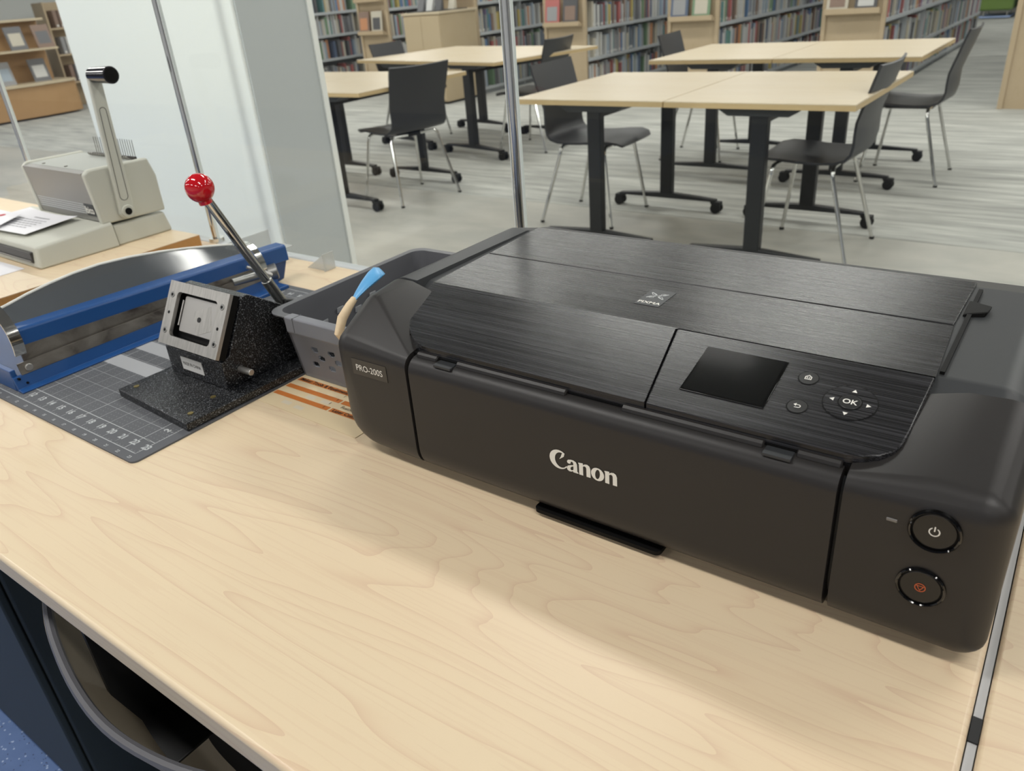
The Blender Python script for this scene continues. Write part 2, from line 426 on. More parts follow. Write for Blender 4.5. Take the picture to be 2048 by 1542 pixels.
B().box(0.0168, 0.0222, 0.03, 0.92, 0.05, D - 0.004).build('fabric_panel', 'fabric_grey', pd, smooth=False)
B().box(0.0165, 0.0225, 0.425, 0.447, D - 0.05, D - 0.0025).build('clip', 'frame_black', pd, smooth=False)
for y in (0.08, 0.86): B().box(0.0170, 0.0220, y - 0.02, y + 0.02, 0.0, 0.0499).build('foot', 'frame_black', pd, smooth=False)

# riser board at the left, carrying the binding machine
rb = empty('riser_board', (-1.9, 0.55, D), 'thick wooden board lying on the desk under the binding machine', 'board')
B().box(-2.58, -1.499, 0.20, 0.898, D, D + 0.0262).build('core', 'board_edge', rb, bevel=0.0012)
B().box(-2.5795, -1.4992, 0.2005, 0.8975, D + 0.0263, D + 0.0270).build('laminate', 'desk_wood', rb, smooth=False)

# ------------------------------------------------------------------ glass screen: chrome posts and clear panes
posts = [-2.287, -1.507, -0.685, 0.135]
names = ['chrome post of the glass screen behind the binding machine', 'chrome post of the glass screen behind the red knob',
         'chrome post of the glass screen behind the printer', 'chrome post of the glass screen right of the printer']
for x, lb in zip(posts, names):
    p = empty('screen_post', (x, 0.94, D), lb, 'post', 'chrome posts of the glass screen')
    B().cyl((x, 0.94, D + 0.008), (x, 0.94, 2.35), 0.0072, 20).build('rod', 'chrome', p)
    B().cyl((x, 0.94, D), (x, 0.94, D + 0.008), 0.016, 24).build('flange', 'chrome', p)
    if x == -2.287 or x == -1.507 or x == -0.685 or x == 0.135:
        p.location.z = D
# the posts stand on a rail clamped along the desk's back edge
rail = B().box(-2.6, 0.3, 0.9305, 0.955, D - 0.03, D - 0.0005)
tag(rail.build('screen_rail', 'shelf_grey', None, bevel=0.002), 'grey rail along the back of the desk holding the glass screen', 'rail')
pl = ['clear glass pane at the far left of the screen', 'clear glass pane left of the red knob', 'clear glass pane behind the die cutter and printer', 'clear glass pane behind the right of the printer']
xs = [-3.1] + posts
for i in range(4):
    g = B().box(xs[i] + 0.0095, xs[i + 1] - 0.0095, 0.937, 0.943, D + 0.002, 2.3)
    gp_ = tag(g.build('glass_pane', 'clear_glass', None, smooth=False), pl[i], 'glass pane', 'panes of the glass screen')
    for xe in (xs[i] + 0.0088, xs[i + 1] - 0.0088): B().box(xe - 0.0006, xe + 0.0006, 0.9368, 0.9432, D + 0.002, 2.3).build('edge_glint', 'white_paint', gp_, smooth=False)  # white strips paint the bright glints along the glass edges

# ------------------------------------------------------------------ printer
def S(y): return D + (0.1675 if y >= 0.59 else 0.1675 - 0.25 * (0.59 - y))
pr = empty('printer', (-0.2965, 0.66, D), 'large matte black photo printer with brushed black lid on the desk', 'printer')
XL, XR, YF, YB = -0.607, 0.014, 0.477, 0.876
zb = D + 0.010
core = []
for x, sg in ((XL + 0.03, 1), (XR - 0.03, -1)):
    core += [(x, YF + 0.03, zb + 0.03, 0.025, 0.02, 0.027), (x, YB - 0.025, zb + 0.03, 0.027, 0.022, 0.027),
             (x, YB - 0.03, D + 0.128, 0.027, 0.027, 0.027), (x, 0.80, D + 0.1385, 0.027, 0.02, 0.027), (x, 0.60, D + 0.1385, 0.027, 0.02, 0.027),
             (x, YF + 0.03, D + 0.112, 0.026, 0.02, 0.02)]
B().hull(core).build('body', 'grey_black_plastic', pr, angle=28)
# end covers
def end_cover(side):
    it = []
    if side < 0: xo, xi, xc, xm = XL, -0.5005, -0.570, -0.557; s = 1
    else: xo, xi, xc, xm = XR, -0.0895, -0.034, -0.052; s = -1
    e = 0.0006
    for y in (YF, 0.575):
        ry = 0.013 if y == YF else 0.0005
        yy = y + ry
        rb_ = 0.042 if side < 0 else 0.020
        it += [(xo + s * rb_, yy, zb + rb_ * 0.85, rb_, ry, rb_ * 0.85), (xi - s * e, yy, zb + 0.022, e, ry, 0.022)]
    it += [(xo + s * 0.022, YF + 0.020, D + 0.124, 0.022, 0.020, 0.020), (xc, YF + 0.022, D + 0.1222, e, 0.022, 0.022),
           (xi - s * e, YF + 0.014, D + 0.1215, e, 0.014, 0.014), (xm, YF + 0.016, D + 0.1225, e, 0.016, 0.016),
           (xo + s * 0.022, 0.574, D + (0.1535 if side < 0 else 0.1510), 0.022, 0.0005, 0.0180), (xc, 0.5745, D + (0.1712 if side < 0 else 0.1675)), (xi, 0.5745, S(0.5745) - 0.012), (xm, 0.5745, S(0.5745) - 0.010)]
    if side < 0: it += [(xo + s * 0.022, 0.538, D + 0.1475, 0.022, 0.02, 0.020), (xc, 0.538, D + 0.1640)]
    return it
B().hull(end_cover(-1)).build('left_end_cover', 'black_plastic', pr, angle=28)
rc = B().hull(end_cover(1)).build('right_end_cover', 'black_plastic', pr, angle=28)
e = 0.0006
fc = []
for x, s in ((-0.4975, 1), (-0.0925, -1)):
    fc += [(x + s * e, YF + 0.013, zb + 0.024, e, 0.013, 0.024), (x + s * e, YF + 0.015, D + 0.1185, e, 0.015, 0.015), (x + s * e, 0.508, zb + 0.004, e, 0.003, 0.004), (x + s * e, 0.508, D + 0.130, e, 0.003, 0.004)]
fcov = B().hull(fc).build('front_cover', 'black_plastic', pr, angle=28)
# dark recess strip behind the front cover under the lid
B().box(-0.5155, -0.0755, 0.4925, 0.50, D + 0.10, D + 0.1352).build('recess', 'gap_black', pr, smooth=False)
B().hull([(XL + 0.022, 0.580, D + 0.150, 0.022, 0.002, 0.0215), (-0.568, 0.580, D + 0.150, 0.001, 0.002, 0.0205), (XL + 0.022, 0.79, D + 0.149, 0.022, 0.01, 0.0205), (-0.568, 0.79, D + 0.148, 0.001, 0.01, 0.0195),
    (XL + 0.024, YB - 0.032, D + 0.128, 0.022, 0.025, 0.026), (-0.568, YB - 0.032, D + 0.128, 0.001, 0.025, 0.026)]).build('left_rail', 'grey_black_plastic', pr, angle=28)
# hinge bars on the top edge of the front cover
def bar(x0, x1, y, z, r, name='hinge_bar'):
    B().tube([(x0, y, z), (x0 + 0.001, y, z), (x1 - 0.001, y, z), (x1, y, z)], r, 10, True, [r * 0.7, r, r, r * 0.7]).build(name, 'black_plastic', pr)
bar(-0.494, -0.468, 0.4925, D + 0.1335, 0.0042)
bar(-0.444, -0.322, 0.4925, D + 0.1335, 0.0044)
bar(-0.268, -0.150, 0.4925, D + 0.1335, 0.0044)
bar(-0.126, -0.0945, 0.4925, D + 0.1335, 0.0042)
for x0, x1 in ((-0.4665, -0.4455), (-0.1485, -0.1275)):
    B().box(x0, x1, 0.4815, 0.4995, D + 0.1310, D + 0.1340).build('hinge_plate', 'grey_black_plastic', pr, bevel=0.0006)
# lids
def lid(name, flat, slope, m='brushed_black', th=0.009, par=None):
    b = B()
    if flat: b.prism(flat, lambda x, y: (x, y, S(0.6) - th), lambda x, y: (x, y, S(0.6)))
    if slope: b.prism(slope, lambda x, y: (x, y, S(y) - th), lambda x, y: (x, y, S(y)))
    bm = bmesh.new(); me = bpy.data.meshes.new('t'); me.from_pydata(b.v, [], b.f); bm.from_mesh(me)
    bmesh.ops.remove_doubles(bm, verts=bm.verts, dist=1e-5)
    if flat and slope:   # take out the two coincident inner faces
        dup = [f for f in bm.faces if all(abs(v.co.y - 0.59) < 1e-4 for v in f.verts)]
        bmesh.ops.delete(bm, geom=dup, context='FACES_ONLY')
    bm.verts.index_update(); b2 = B(); b2.add([v.co.copy() for v in bm.verts], [tuple(v.index for v in f.verts) for f in bm.faces]); bm.free(); bpy.data.meshes.remove(me)
    return b2.build(name, m, par or pr, bevel=0.0012, seg=3)
B().box(-0.518, -0.078, 0.508, 0.80, D + 0.1352, S(0.505) - 0.0008).build('recess', 'gap_black', pr, smooth=False)
YS = 0.694
B().box(-0.555, -0.066, 0.60, 0.808, D + 0.150, S(0.6) - 0.0092).build('recess', 'gap_black', pr, smooth=False)
lid('scanner_lid', [(-0.5575, YS), (-0.5535, 0.59), (-0.0585, 0.59), (-0.063, YS)],
    [(-0.5535, 0.59), (-0.549, 0.566), (-0.5425, 0.546), (-0.532, 0.5250), (-0.524, 0.5145), (-0.514, 0.5055), (-0.502, 0.4985), (-0.490, 0.4945), (-0.478, 0.4935),
     (-0.2495, 0.4935), (-0.2670, 0.5885), (-0.264, 0.5898), (-0.2, 0.59)])
cp = lid('control_panel', None, [(-0.2655, 0.5883), (-0.2482, 0.4935), (-0.096, 0.4935), (-0.083, 0.495), (-0.073, 0.499), (-0.066, 0.506), (-0.0625, 0.515), (-0.0610, 0.53), (-0.0586, 0.5897), (-0.2632, 0.5897)])
lid('rear_tray_cover', [(-0.5625, 0.8095), (-0.5578, YS + 0.002), (-0.0632, YS + 0.002), (-0.0612, 0.8095)], None)
# rear deck strip, hinge seams
for x in (-0.553, -0.1035): B().hull([(x - 0.0008, 0.8105, D + 0.158), (x + 0.0008, 0.8105, D + 0.158), (x - 0.0008, 0.852, D + 0.150), (x + 0.0008, 0.852, D + 0.150), (x - 0.0008, 0.8105, D + 0.1640), (x + 0.0008, 0.8105, D + 0.1640), (x + 0.0008, 0.852, D + 0.1540), (x - 0.0008, 0.852, D + 0.1540)]).build('rear_seam', 'gap_black', pr, smooth=False)
B().hull([(-0.0605, 0.722, S(0.6) - 0.006), (-0.0605, 0.758, S(0.6) - 0.006), (-0.0605, 0.722, S(0.6) + 0.0005), (-0.0605, 0.758, S(0.6) + 0.0005), (-0.043, 0.729, S(0.6) + 0.0025), (-0.041, 0.745, S(0.6) + 0.0025), (-0.045, 0.727, S(0.6) - 0.004), (-0.043, 0.746, S(0.6) - 0.004)]).build('paper_guide_tab', 'gap_black', pr, bevel=0.0015)
B().box(-0.0575, -0.0540, 0.60, 0.79, S(0.6) - 0.004, S(0.6) + 0.0006).build('paper_guide_rail', 'gap_black', pr, smooth=False)
# control panel furniture
nv = Vector((0, -0.25, 1)).normalized(); vv = Vector((0, 1, 0.25)).normalized(); uu = Vector((1, 0, 0))
def CP(x, y, up=0.0): return Vector((x, y, S(y))) + nv * up
scx, scy = -0.1955, 0.545
b = B().obox(CP(scx, scy, 0.0003), uu * 0.0345, vv * 0.0292, nv * 0.0006)
scr = b.build('screen_bezel', 'gloss_black', pr, bevel=0.0004)
B().obox(CP(scx, scy, 0.0010), uu * 0.0325, vv * 0.0272, nv * 0.0002).build('screen', 'screen_glass', scr, smooth=False)
def ring(b, c, r0, r1, n, u, v, h, seg=40):
    c = Vector(c); vs = []; fs = []
    for k in range(seg):
        a = 2 * PI * k / seg; d = u * math.cos(a) + v * math.sin(a)
        vs += [c + d * r0, c + d * r1, c + d * r1 + n * h, c + d * r0 + n * h]
    for k in range(seg):
        j = (k + 1) % seg
        for q in range(4): fs.append((4 * k + q, 4 * k + (q + 1) % 4, 4 * j + (q + 1) % 4, 4 * j + q))
    return b.add(vs, fs)
def round_button(name, x, y, r, par=pr):
    g = ring(B(), CP(x, y, -0.0002), r * 0.93, r, nv, uu, vv, 0.0005, 48).build('groove', 'gap_black', par)
    return B().cyl(CP(x, y, -0.001), CP(x, y, 0.0006), r * 0.92, 40).build(name, 'button_black', par, bevel=0.0004)
hb = round_button('home_button', -0.1415, 0.5603, 0.0079)
bb = round_button('back_button', -0.1392, 0.5273, 0.0079)
ring(B(), CP(-0.1057, 0.5432, -0.0002), 0.0188, 0.0196, nv, uu, vv, 0.0005, 72).build('groove', 'gap_black', pr)
pad = B().cyl(CP(-0.1057, 0.5432, -0.001), CP(-0.1057, 0.5432, 0.0005), 0.0187, 56).build('direction_pad', 'brushed_black', pr)
okb = B().cyl(CP(-0.1057, 0.5432, -0.0008), CP(-0.1057, 0.5432, 0.0012), 0.0078, 40).build('ok_button', 'button_black', pr, bevel=0.0005)
ring(B(), CP(-0.1057, 0.5432, 0.0004), 0.0079, 0.0088, nv, uu, vv, 0.0003, 48).build('groove', 'gap_black', pad)
text_into(B(), 'OK', 0.0072, CP(-0.1057, 0.5432, 0) - vv * 0.0026, uu, vv, nv, 0.0001, 0, 0.0014, 'CENTER').build('lettering', 'print_white', okb, smooth=False)
for a in range(4):
    an = a * PI / 2; d = uu * math.cos(an) + vv * math.sin(an); q = -uu * math.sin(an) + vv * math.cos(an)
    c = CP(-0.1057, 0.5432, 0.0007) + d * 0.0130
    B().add([c + d * 0.0019, c - d * 0.0014 + q * 0.0019, c - d * 0.0014 - q * 0.0019], [(0, 1, 2)]).build('arrow_mark', 'print_white', pad, smooth=False)
b = B(); c0 = CP(-0.1415, 0.5603, 0.0009)
def hp(x, y): return c0 + uu * x * 0.001 + vv * y * 0.001
glyph_into(b, [[(-2.6, -2.5), (2.6, -2.5), (2.6, 1.0), (0, 3.2), (-2.6, 1.0)], [(-1.9, -1.8), (-1.9, 0.7), (0, 2.3), (1.9, 0.7), (1.9, -1.8)]], c0, uu, vv, nv, 0.001, 0)
for x in (-0.8, 0.8):
    for y in (-0.9, 0.5): b.add([hp(x - .45, y - .45), hp(x + .45, y - .45), hp(x + .45, y + .45), hp(x - .45, y + .45)], [(0, 1, 2, 3)])
b.build('home_mark', 'print_white', hb, smooth=False)
arrow = [(-3.0, 1.2), (-0.9, 2.9), (-0.9, 1.6)] + arc(0.9, -0.25, 1.9, 1.85, 90, -90, 10) + [(-1.7, -2.1), (-1.7, -1.5)] + arc(0.9, -0.25, 1.25, 1.15, -90, 90, 10)[0:] + [(-0.9, 0.9), (-0.9, -0.4)]
glyph_into(B(), [arrow], CP(-0.1392, 0.5273, 0.0009), uu, vv, nv, 0.001, 0).build('back_mark', 'print_white', bb, smooth=False)
# emblem and word on the lid
zt = S(0.6) + 0.0004; zn = Vector((0, 0, 1))
em = B().box(-0.3285, -0.3025, 0.6265, 0.6675, S(0.6), zt).build('lid_badge', 'badge_lid', pr, smooth=False)
eb = B(); c0 = Vector((-0.3155, 0.6515, zt + 0.0002)); yv = Vector((0, 1, 0))
def stroke(pts, w):
    b_ = eb
    for (p, q) in zip(pts[:-1], pts[1:]):
        p_, q_ = Vector(p), Vector(q); d = (q_ - p_); nn = Vector((-d.y, d.x)).normalized() * w
        b_.add([c0 + Vector((a.x, a.y, 0)) * 0.001 for a in (p_ - nn, p_ + nn, q_ + nn, q_ - nn)], [(0, 1, 2, 3)])
for sgn in (1, -1):
    stroke([(-9, -7 * sgn), (-4, -4.2 * sgn), (0, 0), (4, 4.2 * sgn), (9, 7 * sgn)], 0.75)
    stroke([(9 * -1, 6.5 * sgn), (-6, 1.8 * sgn), (-1, 0.6 * sgn), (1, -0.6 * sgn), (6, -1.8 * sgn), (9, -6.5 * sgn)], 0.38)
for px_, py_ in ((4.5, 5.0), (-4.5, -5.0)):
    stroke([(px_ + 2.6 * math.cos(a * PI / 6), py_ + 1.8 * math.sin(a * PI / 6)) for a in range(13)], 0.35)
eb.build('emblem', 'print_grey', em, smooth=False)
text_into(B(), 'PIXMA', 0.0072, (-0.3155, 0.6305, zt + 0.0002), (1, 0, 0), (0, 1, 0), zn, 0.00015, 0, 0.0, 'CENTER', 1.12).build('lettering', 'print_white', em, smooth=False)
# front lettering
fn = Vector((0, -1, 0)); fu = Vector((1, 0, 0)); fv = Vector((0, 0, 1))
C_ = arc(1.0, 0.99, 1.02, 1.0, 52, 322, 30) + [(1.78, 0.52)] + arc(1.22, 0.98, 0.66, 0.80, 318, 78, 26)[1:] + [(1.18, 1.30), (1.02, 1.02), (1.52, 1.42)]
a_ = [(0.66, 0.02), (1.22, 0.02), (1.22, 0.12), (1.12, 0.2), (1.10, 0.95), (1.0, 1.18), (0.72, 1.30), (0.42, 1.29), (0.16, 1.2), (0.04, 1.02), (0.10, 0.86), (0.27, 0.80), (0.43, 0.88), (0.44, 1.06), (0.58, 1.12), (0.70, 1.02), (0.71, 0.78), (0.40, 0.70), (0.12, 0.56), (0.0, 0.34), (0.06, 0.12), (0.24, 0.0), (0.48, 0.02), (0.66, 0.14)]
ah = [(0.71, 0.66), (0.54, 0.58), (0.40, 0.42), (0.40, 0.24), (0.54, 0.18), (0.71, 0.30)]
n_ = [(0.0, 0.0), (0.42, 0.0), (0.42, 0.96), (0.58, 1.04), (0.72, 0.98), (0.76, 0.84), (0.76, 0.0), (1.18, 0.0), (1.18, 0.92), (1.08, 1.18), (0.86, 1.30), (0.62, 1.26), (0.42, 1.12), (0.42, 1.30), (-0.06, 1.24), (-0.06, 1.14), (0.0, 1.10)]
o_ = arc(0.66, 0.64, 0.66, 0.67, 0, 350, 28); oh = [(x * 0.36 + y * 0.10 + 0.36 , y) for x, y in arc(0.66, 0.64, 0.66, 0.50, 0, 350, 24)]
ln = B(); sc = 0.0106; zc = 0.0655
for polys, x, dz in (([C_], 0, -0.05), ([a_, ah], 1.80, 0), ([n_], 3.10, 0), ([o_, oh], 4.34, -0.02), ([n_], 5.70 + 0.06, 0)):
    glyph_into(ln, polys, (-0.3335 + x * sc * 0.92, YF, D + zc + dz * sc), fu, fv, fn, sc * 0.92, 0.0004)
ln.build('lettering', 'print_white', fcov, smooth=False)
bd = B().box(-0.5765, -0.5275, YF - 0.0006, YF + 0.0005, D + 0.1015, D + 0.1195).build('model_badge', 'badge_dark', pr, smooth=False)
text_into(B(), 'PRO-200S', 0.0098, (-0.552, YF - 0.0006, D + 0.1070), fu, fv, fn, 0.00005, 0, 0.0003, 'CENTER', 0.93).build('lettering', 'print_white', bd, smooth=False)
# power and stop buttons
def front_button(name, x, z, r, deep):
    c = Vector((x, YF, D + z))
    bt = B().cyl(c + fn * -0.004, c + fn * 0.0012, r * 0.82, 40).build(name, 'button_black', pr, bevel=0.0006)
    bb_ = B(); seg = 56; prof = [(0.86, 0.0005), (0.88, 0.0024), (0.93, 0.0032), (0.985, 0.0022), (1.0, -0.0005)]; vs = []; fs = []
    for k in range(seg):
        a = 2 * PI * k / seg
        for (q, h) in prof: vs.append(c + (fu * math.cos(a) + fv * math.sin(a)) * r * q + fn * h * deep)
    for k in range(seg):
        j = (k + 1) % seg
        for q in range(len(prof) - 1): fs.append((5 * k + q, 5 * k + q + 1, 5 * j + q + 1, 5 * j + q))
    bb_.add(vs, fs); bb_.build('glossy_ring', 'gloss_black', bt)
    ring(B(), c + fn * 0.0002, r * 0.82, r * 0.87, fn, fu, fv, 0.0004, 48).build('groove', 'gap_black', bt)
    return bt, c
bt, c = front_button('power_button', -0.0300, 0.1120, 0.0163, 1.0)
pw = B(); segs = []
outer = [(2.9 * math.cos(math.radians(a)), 2.9 * math.sin(math.radians(a))) for a in range(118, 423, 10)]
inner = [(2.25 * math.cos(math.radians(a)), 2.25 * math.sin(math.radians(a))) for a in range(422, 117, -10)]
glyph_into(pw, [outer + inner], c + fn * 0.0015, fu, fv, fn, 0.00120, 0)
glyph_into(pw, [[(-0.33, 0.3), (0.33, 0.3), (0.33, 3.5), (-0.33, 3.5)]], c + fn * 0.0015, fu, fv, fn, 0.00120, 0)
pw.build('power_mark', 'print_white', bt, smooth=False)
bt, c = front_button('stop_button', -0.0312, 0.0640, 0.0158, 0.75)
st = B(); ci = [(2.9 * math.cos(math.radians(a)), 2.9 * math.sin(math.radians(a))) for a in range(0, 360, 10)]
glyph_into(st, [ci, [(x * 0.82, y * 0.82) for x, y in ci[::-1]]], c + fn * 0.0015, fu, fv, fn, 0.00122, 0)
tri = [(-2.1, 1.25), (0, -2.3), (2.1, 1.25)]; tri2 = [(-1.35, 0.82), (0, -1.45), (1.35, 0.82)]
glyph_into(st, [tri, tri2[::-1]], c + fn * 0.0015, fu, fv, fn, 0.00122, 0)
st.build('stop_mark', 'print_orange', bt, smooth=False)
B().box(-0.0595, -0.0525, YF - 0.0007, YF + 0.001, D + 0.1098, D + 0.1124).build('status_light', 'led_grey', pr, bevel=0.0006)
# output tray lip, feet
tp = [(-0.357, 0.515), (-0.357, 0.4835)] + arc(-0.352, 0.4835, 0.005, 0.005, 180, 270, 5) + arc(-0.232, 0.4835, 0.005, 0.005, 270, 360, 5) + [(-0.227, 0.515)]
slab_poly(B(), tp, D + 0.0045, D + 0.0085).build('output_tray_lip', 'gap_black', pr)
for x in (-0.53, -0.06):
    for y in (0.53, 0.83): B().cyl((x, y, D), (x, y, D + 0.013), 0.012, 16).build('foot', 'rubber', pr)
B().box(-0.56, -0.035, 0.51, 0.86, D + 0.0085, D + 0.0125).build('base_plate', 'gap_black', pr, smooth=False)

# ------------------------------------------------------------------ cutting mat
Zm = D + 0.0022
cm = empty('cutting_mat', (-1.0, 0.57, D), 'dark grey gridded self-healing cutting mat with white numbers on the desk', 'cutting mat')
mx0, mx1, my0, my1 = -1.415, -0.803, 0.327, 0.812
mat('mat_grey', '5A5C60', 0.75)
poly = arc(mx1 - 0.008, my0 + 0.008, 0.008, 0.008, -90, 0, 5) + arc(mx1 - 0.008, my1 - 0.008, 0.008, 0.008, 0, 90, 5) + arc(mx0 + 0.008, my1 - 0.008, 0.008, 0.008, 90, 180, 5) + arc(mx0 + 0.008, my0 + 0.008, 0.008, 0.008, 180, 270, 5)
slab_poly(B(), poly, D, Zm).build('sheet', 'mat_grey', cm)
zl = Zm + 0.0002
def flat(b, x0, x1, y0, y1, z=zl): return b.add([(x0, y0, z), (x1, y0, z), (x1, y1, z), (x0, y1, z)], [(0, 1, 2, 3)])
gx1, gy0 = -0.8195, 0.3405        # inch grid origin: right/front corner of the grid
IN = 0.0254
b = B(); ln_ = B(); dt = B()
for i in range(0, 24):
    x = gx1 - i * IN; w = 0.00045 if i % 5 == 1 or i == 0 else 0.00022
    flat(ln_, x - w, x + w, gy0, gy0 + 18 * IN)
for j in range(0, 19):
    y = gy0 + j * IN; w = 0.0005 if j in (0, 1, 18) else 0.00022
    flat(ln_, gx1 - 23 * IN, gx1, y - w, y + w)
for i in range(0, 184):
    x = gx1 - i * IN / 8; h = 0.0035 if i % 2 == 0 else 0.002
    flat(ln_, x - 0.00015, x + 0.00015, gy0, gy0 + h)
for j in range(0, 144):
    y = gy0 + j * IN / 8; h = 0.0035 if j % 2 == 0 else 0.002
    flat(ln_, gx1 - h, gx1, y - 0.00015, y + 0.00015)
ln_.build('grid_lines', 'mat_white', cm, smooth=False)
for i in range(0, 23):
    for j in range(1, 18):
        for a in range(1, 4):
            for c_ in range(1, 4):
                x = gx1 - i * IN - a * IN / 4; y = gy0 + j * IN + c_ * IN / 4
                flat(dt, x - 0.00045, x + 0.00045, y - 0.00045, y + 0.00045)
tag(dt.build('grid_dots', 'mat_dot', cm, smooth=False), kind='stuff')
nb = B()
for k in range(1, 24):
    x = gx1 - (23 - k) * IN - IN
    text_into(nb, str(k), 0.0125, (x + IN * 0.98, gy0 + 0.0105, zl), (1, 0, 0), (0, 1, 0), (0, 0, 1), 0.00035, 0, 0.0, 'CENTER')
    text_into(nb, str(k), 0.006, (gx1 - (23 - k) * IN, gy0 - 0.0095, zl), (1, 0, 0), (0, 1, 0), (0, 0, 1), 0.0001, 0, 0.0, 'CENTER')
    text_into(nb, str(k), 0.0125, (x + IN * 0.02, gy0 + 18 * IN - 0.011, zl), (-1, 0, 0), (0, -1, 0), (0, 0, 1), 0.00035, 0, 0.0, 'CENTER')
for k in range(1, 18):
    text_into(nb, str(k), 0.0125, (gx1 - 0.0105, gy0 + k * IN, zl), (0, 1, 0), (-1, 0, 0), (0, 0, 1), 0.0004, 0, 0.0, 'CENTER')
tag(nb.build('numbers', 'mat_white', cm, smooth=False), kind='stuff')
pb = B()
for (x0, x1, y0, y1) in ((-1.115, -0.90, 0.4635, 0.4905), (-1.115, -0.90, 0.5145, 0.5415), (-1.035, -0.90, 0.5415, 0.567), (-1.115, -0.98, 0.5925, 0.6195), (-1.06, -0.98, 0.567, 0.5925)):
    flat(pb, x0, x1, y0, y1, zl + 0.0001)
mat('mat_strip', 'A3A5A8', 0.75)
pb.build('scuffed_strip', 'mat_strip', cm, smooth=False)

# ------------------------------------------------------------------ paper trimmer
T0 = D + 0.0024
tr_ = empty('paper_trimmer', (-1.25, 0.6, D), 'blue lever paper trimmer with chrome end bands and smoky arched guard', 'paper trimmer')
ty0, ty1 = 0.348, 0.800
def along(b, prof, y0, y1): return b.prism(prof, lambda x, z: (x, y0, z), lambda x, z: (x, y1, z))
b = B(); along(b, [(-1.113, T0), (-1.113, T0 + 0.002), (-1.1225, T0 + 0.004), (-1.127, T0 + 0.020), (-1.131, T0 + 0.021), (-1.128, T0 + 0.0015), (-1.128, T0)], ty0, ty1)
b.build('base_rail', 'trim_blue', tr_, bevel=0.0006)
b = B(); b.box(-1.47, -1.132, ty0 + 0.008, ty1, T0, T0 + 0.018); b.build('cutting_bed', 'trim_blue_dark', tr_, bevel=0.003)
B().box(-1.20, -1.131, ty0, ty0 + 0.0075, T0, T0 + 0.030).build('end_plate', 'trim_blue', tr_, bevel=0.001)
along(B(), [(-1.1265, T0 + 0.0205), (-1.1295, T0 + 0.036), (-1.132, T0 + 0.036), (-1.129, T0 + 0.0205)], ty0 + 0.012, ty1 - 0.01).build('fixed_blade', 'worn_steel', tr_, smooth=False)
B().cyl((-1.125, ty0 + 0.024, T0 + 0.028), (-1.1285, ty0 + 0.024, T0 + 0.0278), 0.0052, 20).build('bolt', 'silver', tr_, bevel=0.0008)
for yy, zz in ((ty0 + 0.006, 0.018), (ty0 + 0.014, 0.009)): B().cyl((-1.1225, yy, T0 + zz), (-1.1285, yy, T0 + zz - 0.0006), 0.0017, 12).build('hole', 'gap_black', tr_)
# moving blade and blue lever beam (falls gently towards the back)
def bz_(y): return -0.035 * (y - 0.375)
def skew(b, prof, y0, y1):
    return b.prism(prof, lambda x, z: (x, y0, z + bz_(y0)), lambda x, z: (x, y1, z + bz_(y1)))
skew(B(), [(-1.134, T0 + 0.022), (-1.136, T0 + 0.056), (-1.139, T0 + 0.056), (-1.137, T0 + 0.022)], 0.372, 0.79).build('moving_blade', 'worn_steel', tr_, smooth=False)
skew(B(), [(-1.1375, D + 0.053), (-1.1395, D + 0.0785), (-1.1425, D + 0.0815), (-1.165, D + 0.0825), (-1.168, D + 0.0795), (-1.166, D + 0.053)], 0.374, 0.842).build('lever_beam', 'trim_blue', tr_, bevel=0.0012)
# smoky guard between beam and white arched rim
rim = [(0.376, 0.0945), (0.40, 0.0985), (0.43, 0.1045), (0.464, 0.1095), (0.50, 0.1130), (0.542, 0.1140), (0.59, 0.1105), (0.642, 0.1035), (0.69, 0.0950), (0.735, 0.0855), (0.775, 0.0765)]
vs = []; fs = []
for (y, z) in rim: vs += [(-1.164, y, D + 0.0826 + bz_(y)), (-1.200, y, D + z), (-1.2022, y, D + z), (-1.1662, y, D + 0.0826 + bz_(y))]
n = len(rim)
for i in range(n - 1):
    for q in range(4): fs.append((4 * i + q, 4 * i + (q + 1) % 4, 4 * i + 4 + (q + 1) % 4, 4 * i + 4 + q))
fs += [(0, 1, 2, 3), tuple(4 * (n - 1) + q for q in (3, 2, 1, 0))]
gd = B().add(vs, fs).build('arched_guard', 'smoky_acrylic', tr_, angle=60)
B().tube([(-1.2011, y, D + z + 0.0006) for (y, z) in rim], 0.0023, 8).build('white_rim', 'rim_white', gd)
b = B(); b.box(-1.262, -1.2605, 0.70, 0.899, D + 0.02, D + 0.0635).build('rear_guard', 'clear_acrylic', tr_, smooth=False)
B().box(-1.2600, -1.225, 0.70, 0.922, D + 0.0285, D + 0.0300).build('rear_shelf', 'clear_acrylic', tr_, smooth=False)
# chrome bands around the ends
def band(yc, w, pts, th=0.002):
    b = B(); vs = []; fs = []
    for i, (x, z) in enumerate(pts):
        a = Vector(pts[max(i - 1, 0)]); c = Vector(pts[min(i + 1, len(pts) - 1)]); t = (c - a).normalized(); nn = Vector((-t.y, t.x)) * th
        vs += [(x, yc - w, z), (x, yc + w, z), (x + nn.x, yc + w, z + nn.y), (x + nn.x, yc - w, z + nn.y)]
    for i in range(len(pts) - 1):
        for q in range(4): fs.append((4 * i + q, 4 * i + (q + 1) % 4, 4 * i + 4 + (q + 1) % 4, 4 * i + 4 + q))
    fs += [(0, 1, 2, 3), tuple(4 * (len(pts) - 1) + q for q in (3, 2, 1, 0))]
    return b.add(vs, fs)
band(0.371, 0.0075, arc(-1.186, D + 0.066, 0.054, 0.048, 125, -22, 16)).build('chrome_band', 'chrome', tr_)
band(0.781, 0.0065, arc(-1.172, D + 0.036, 0.040, 0.045, 128, -20, 16)).build('chrome_band', 'chrome', tr_)
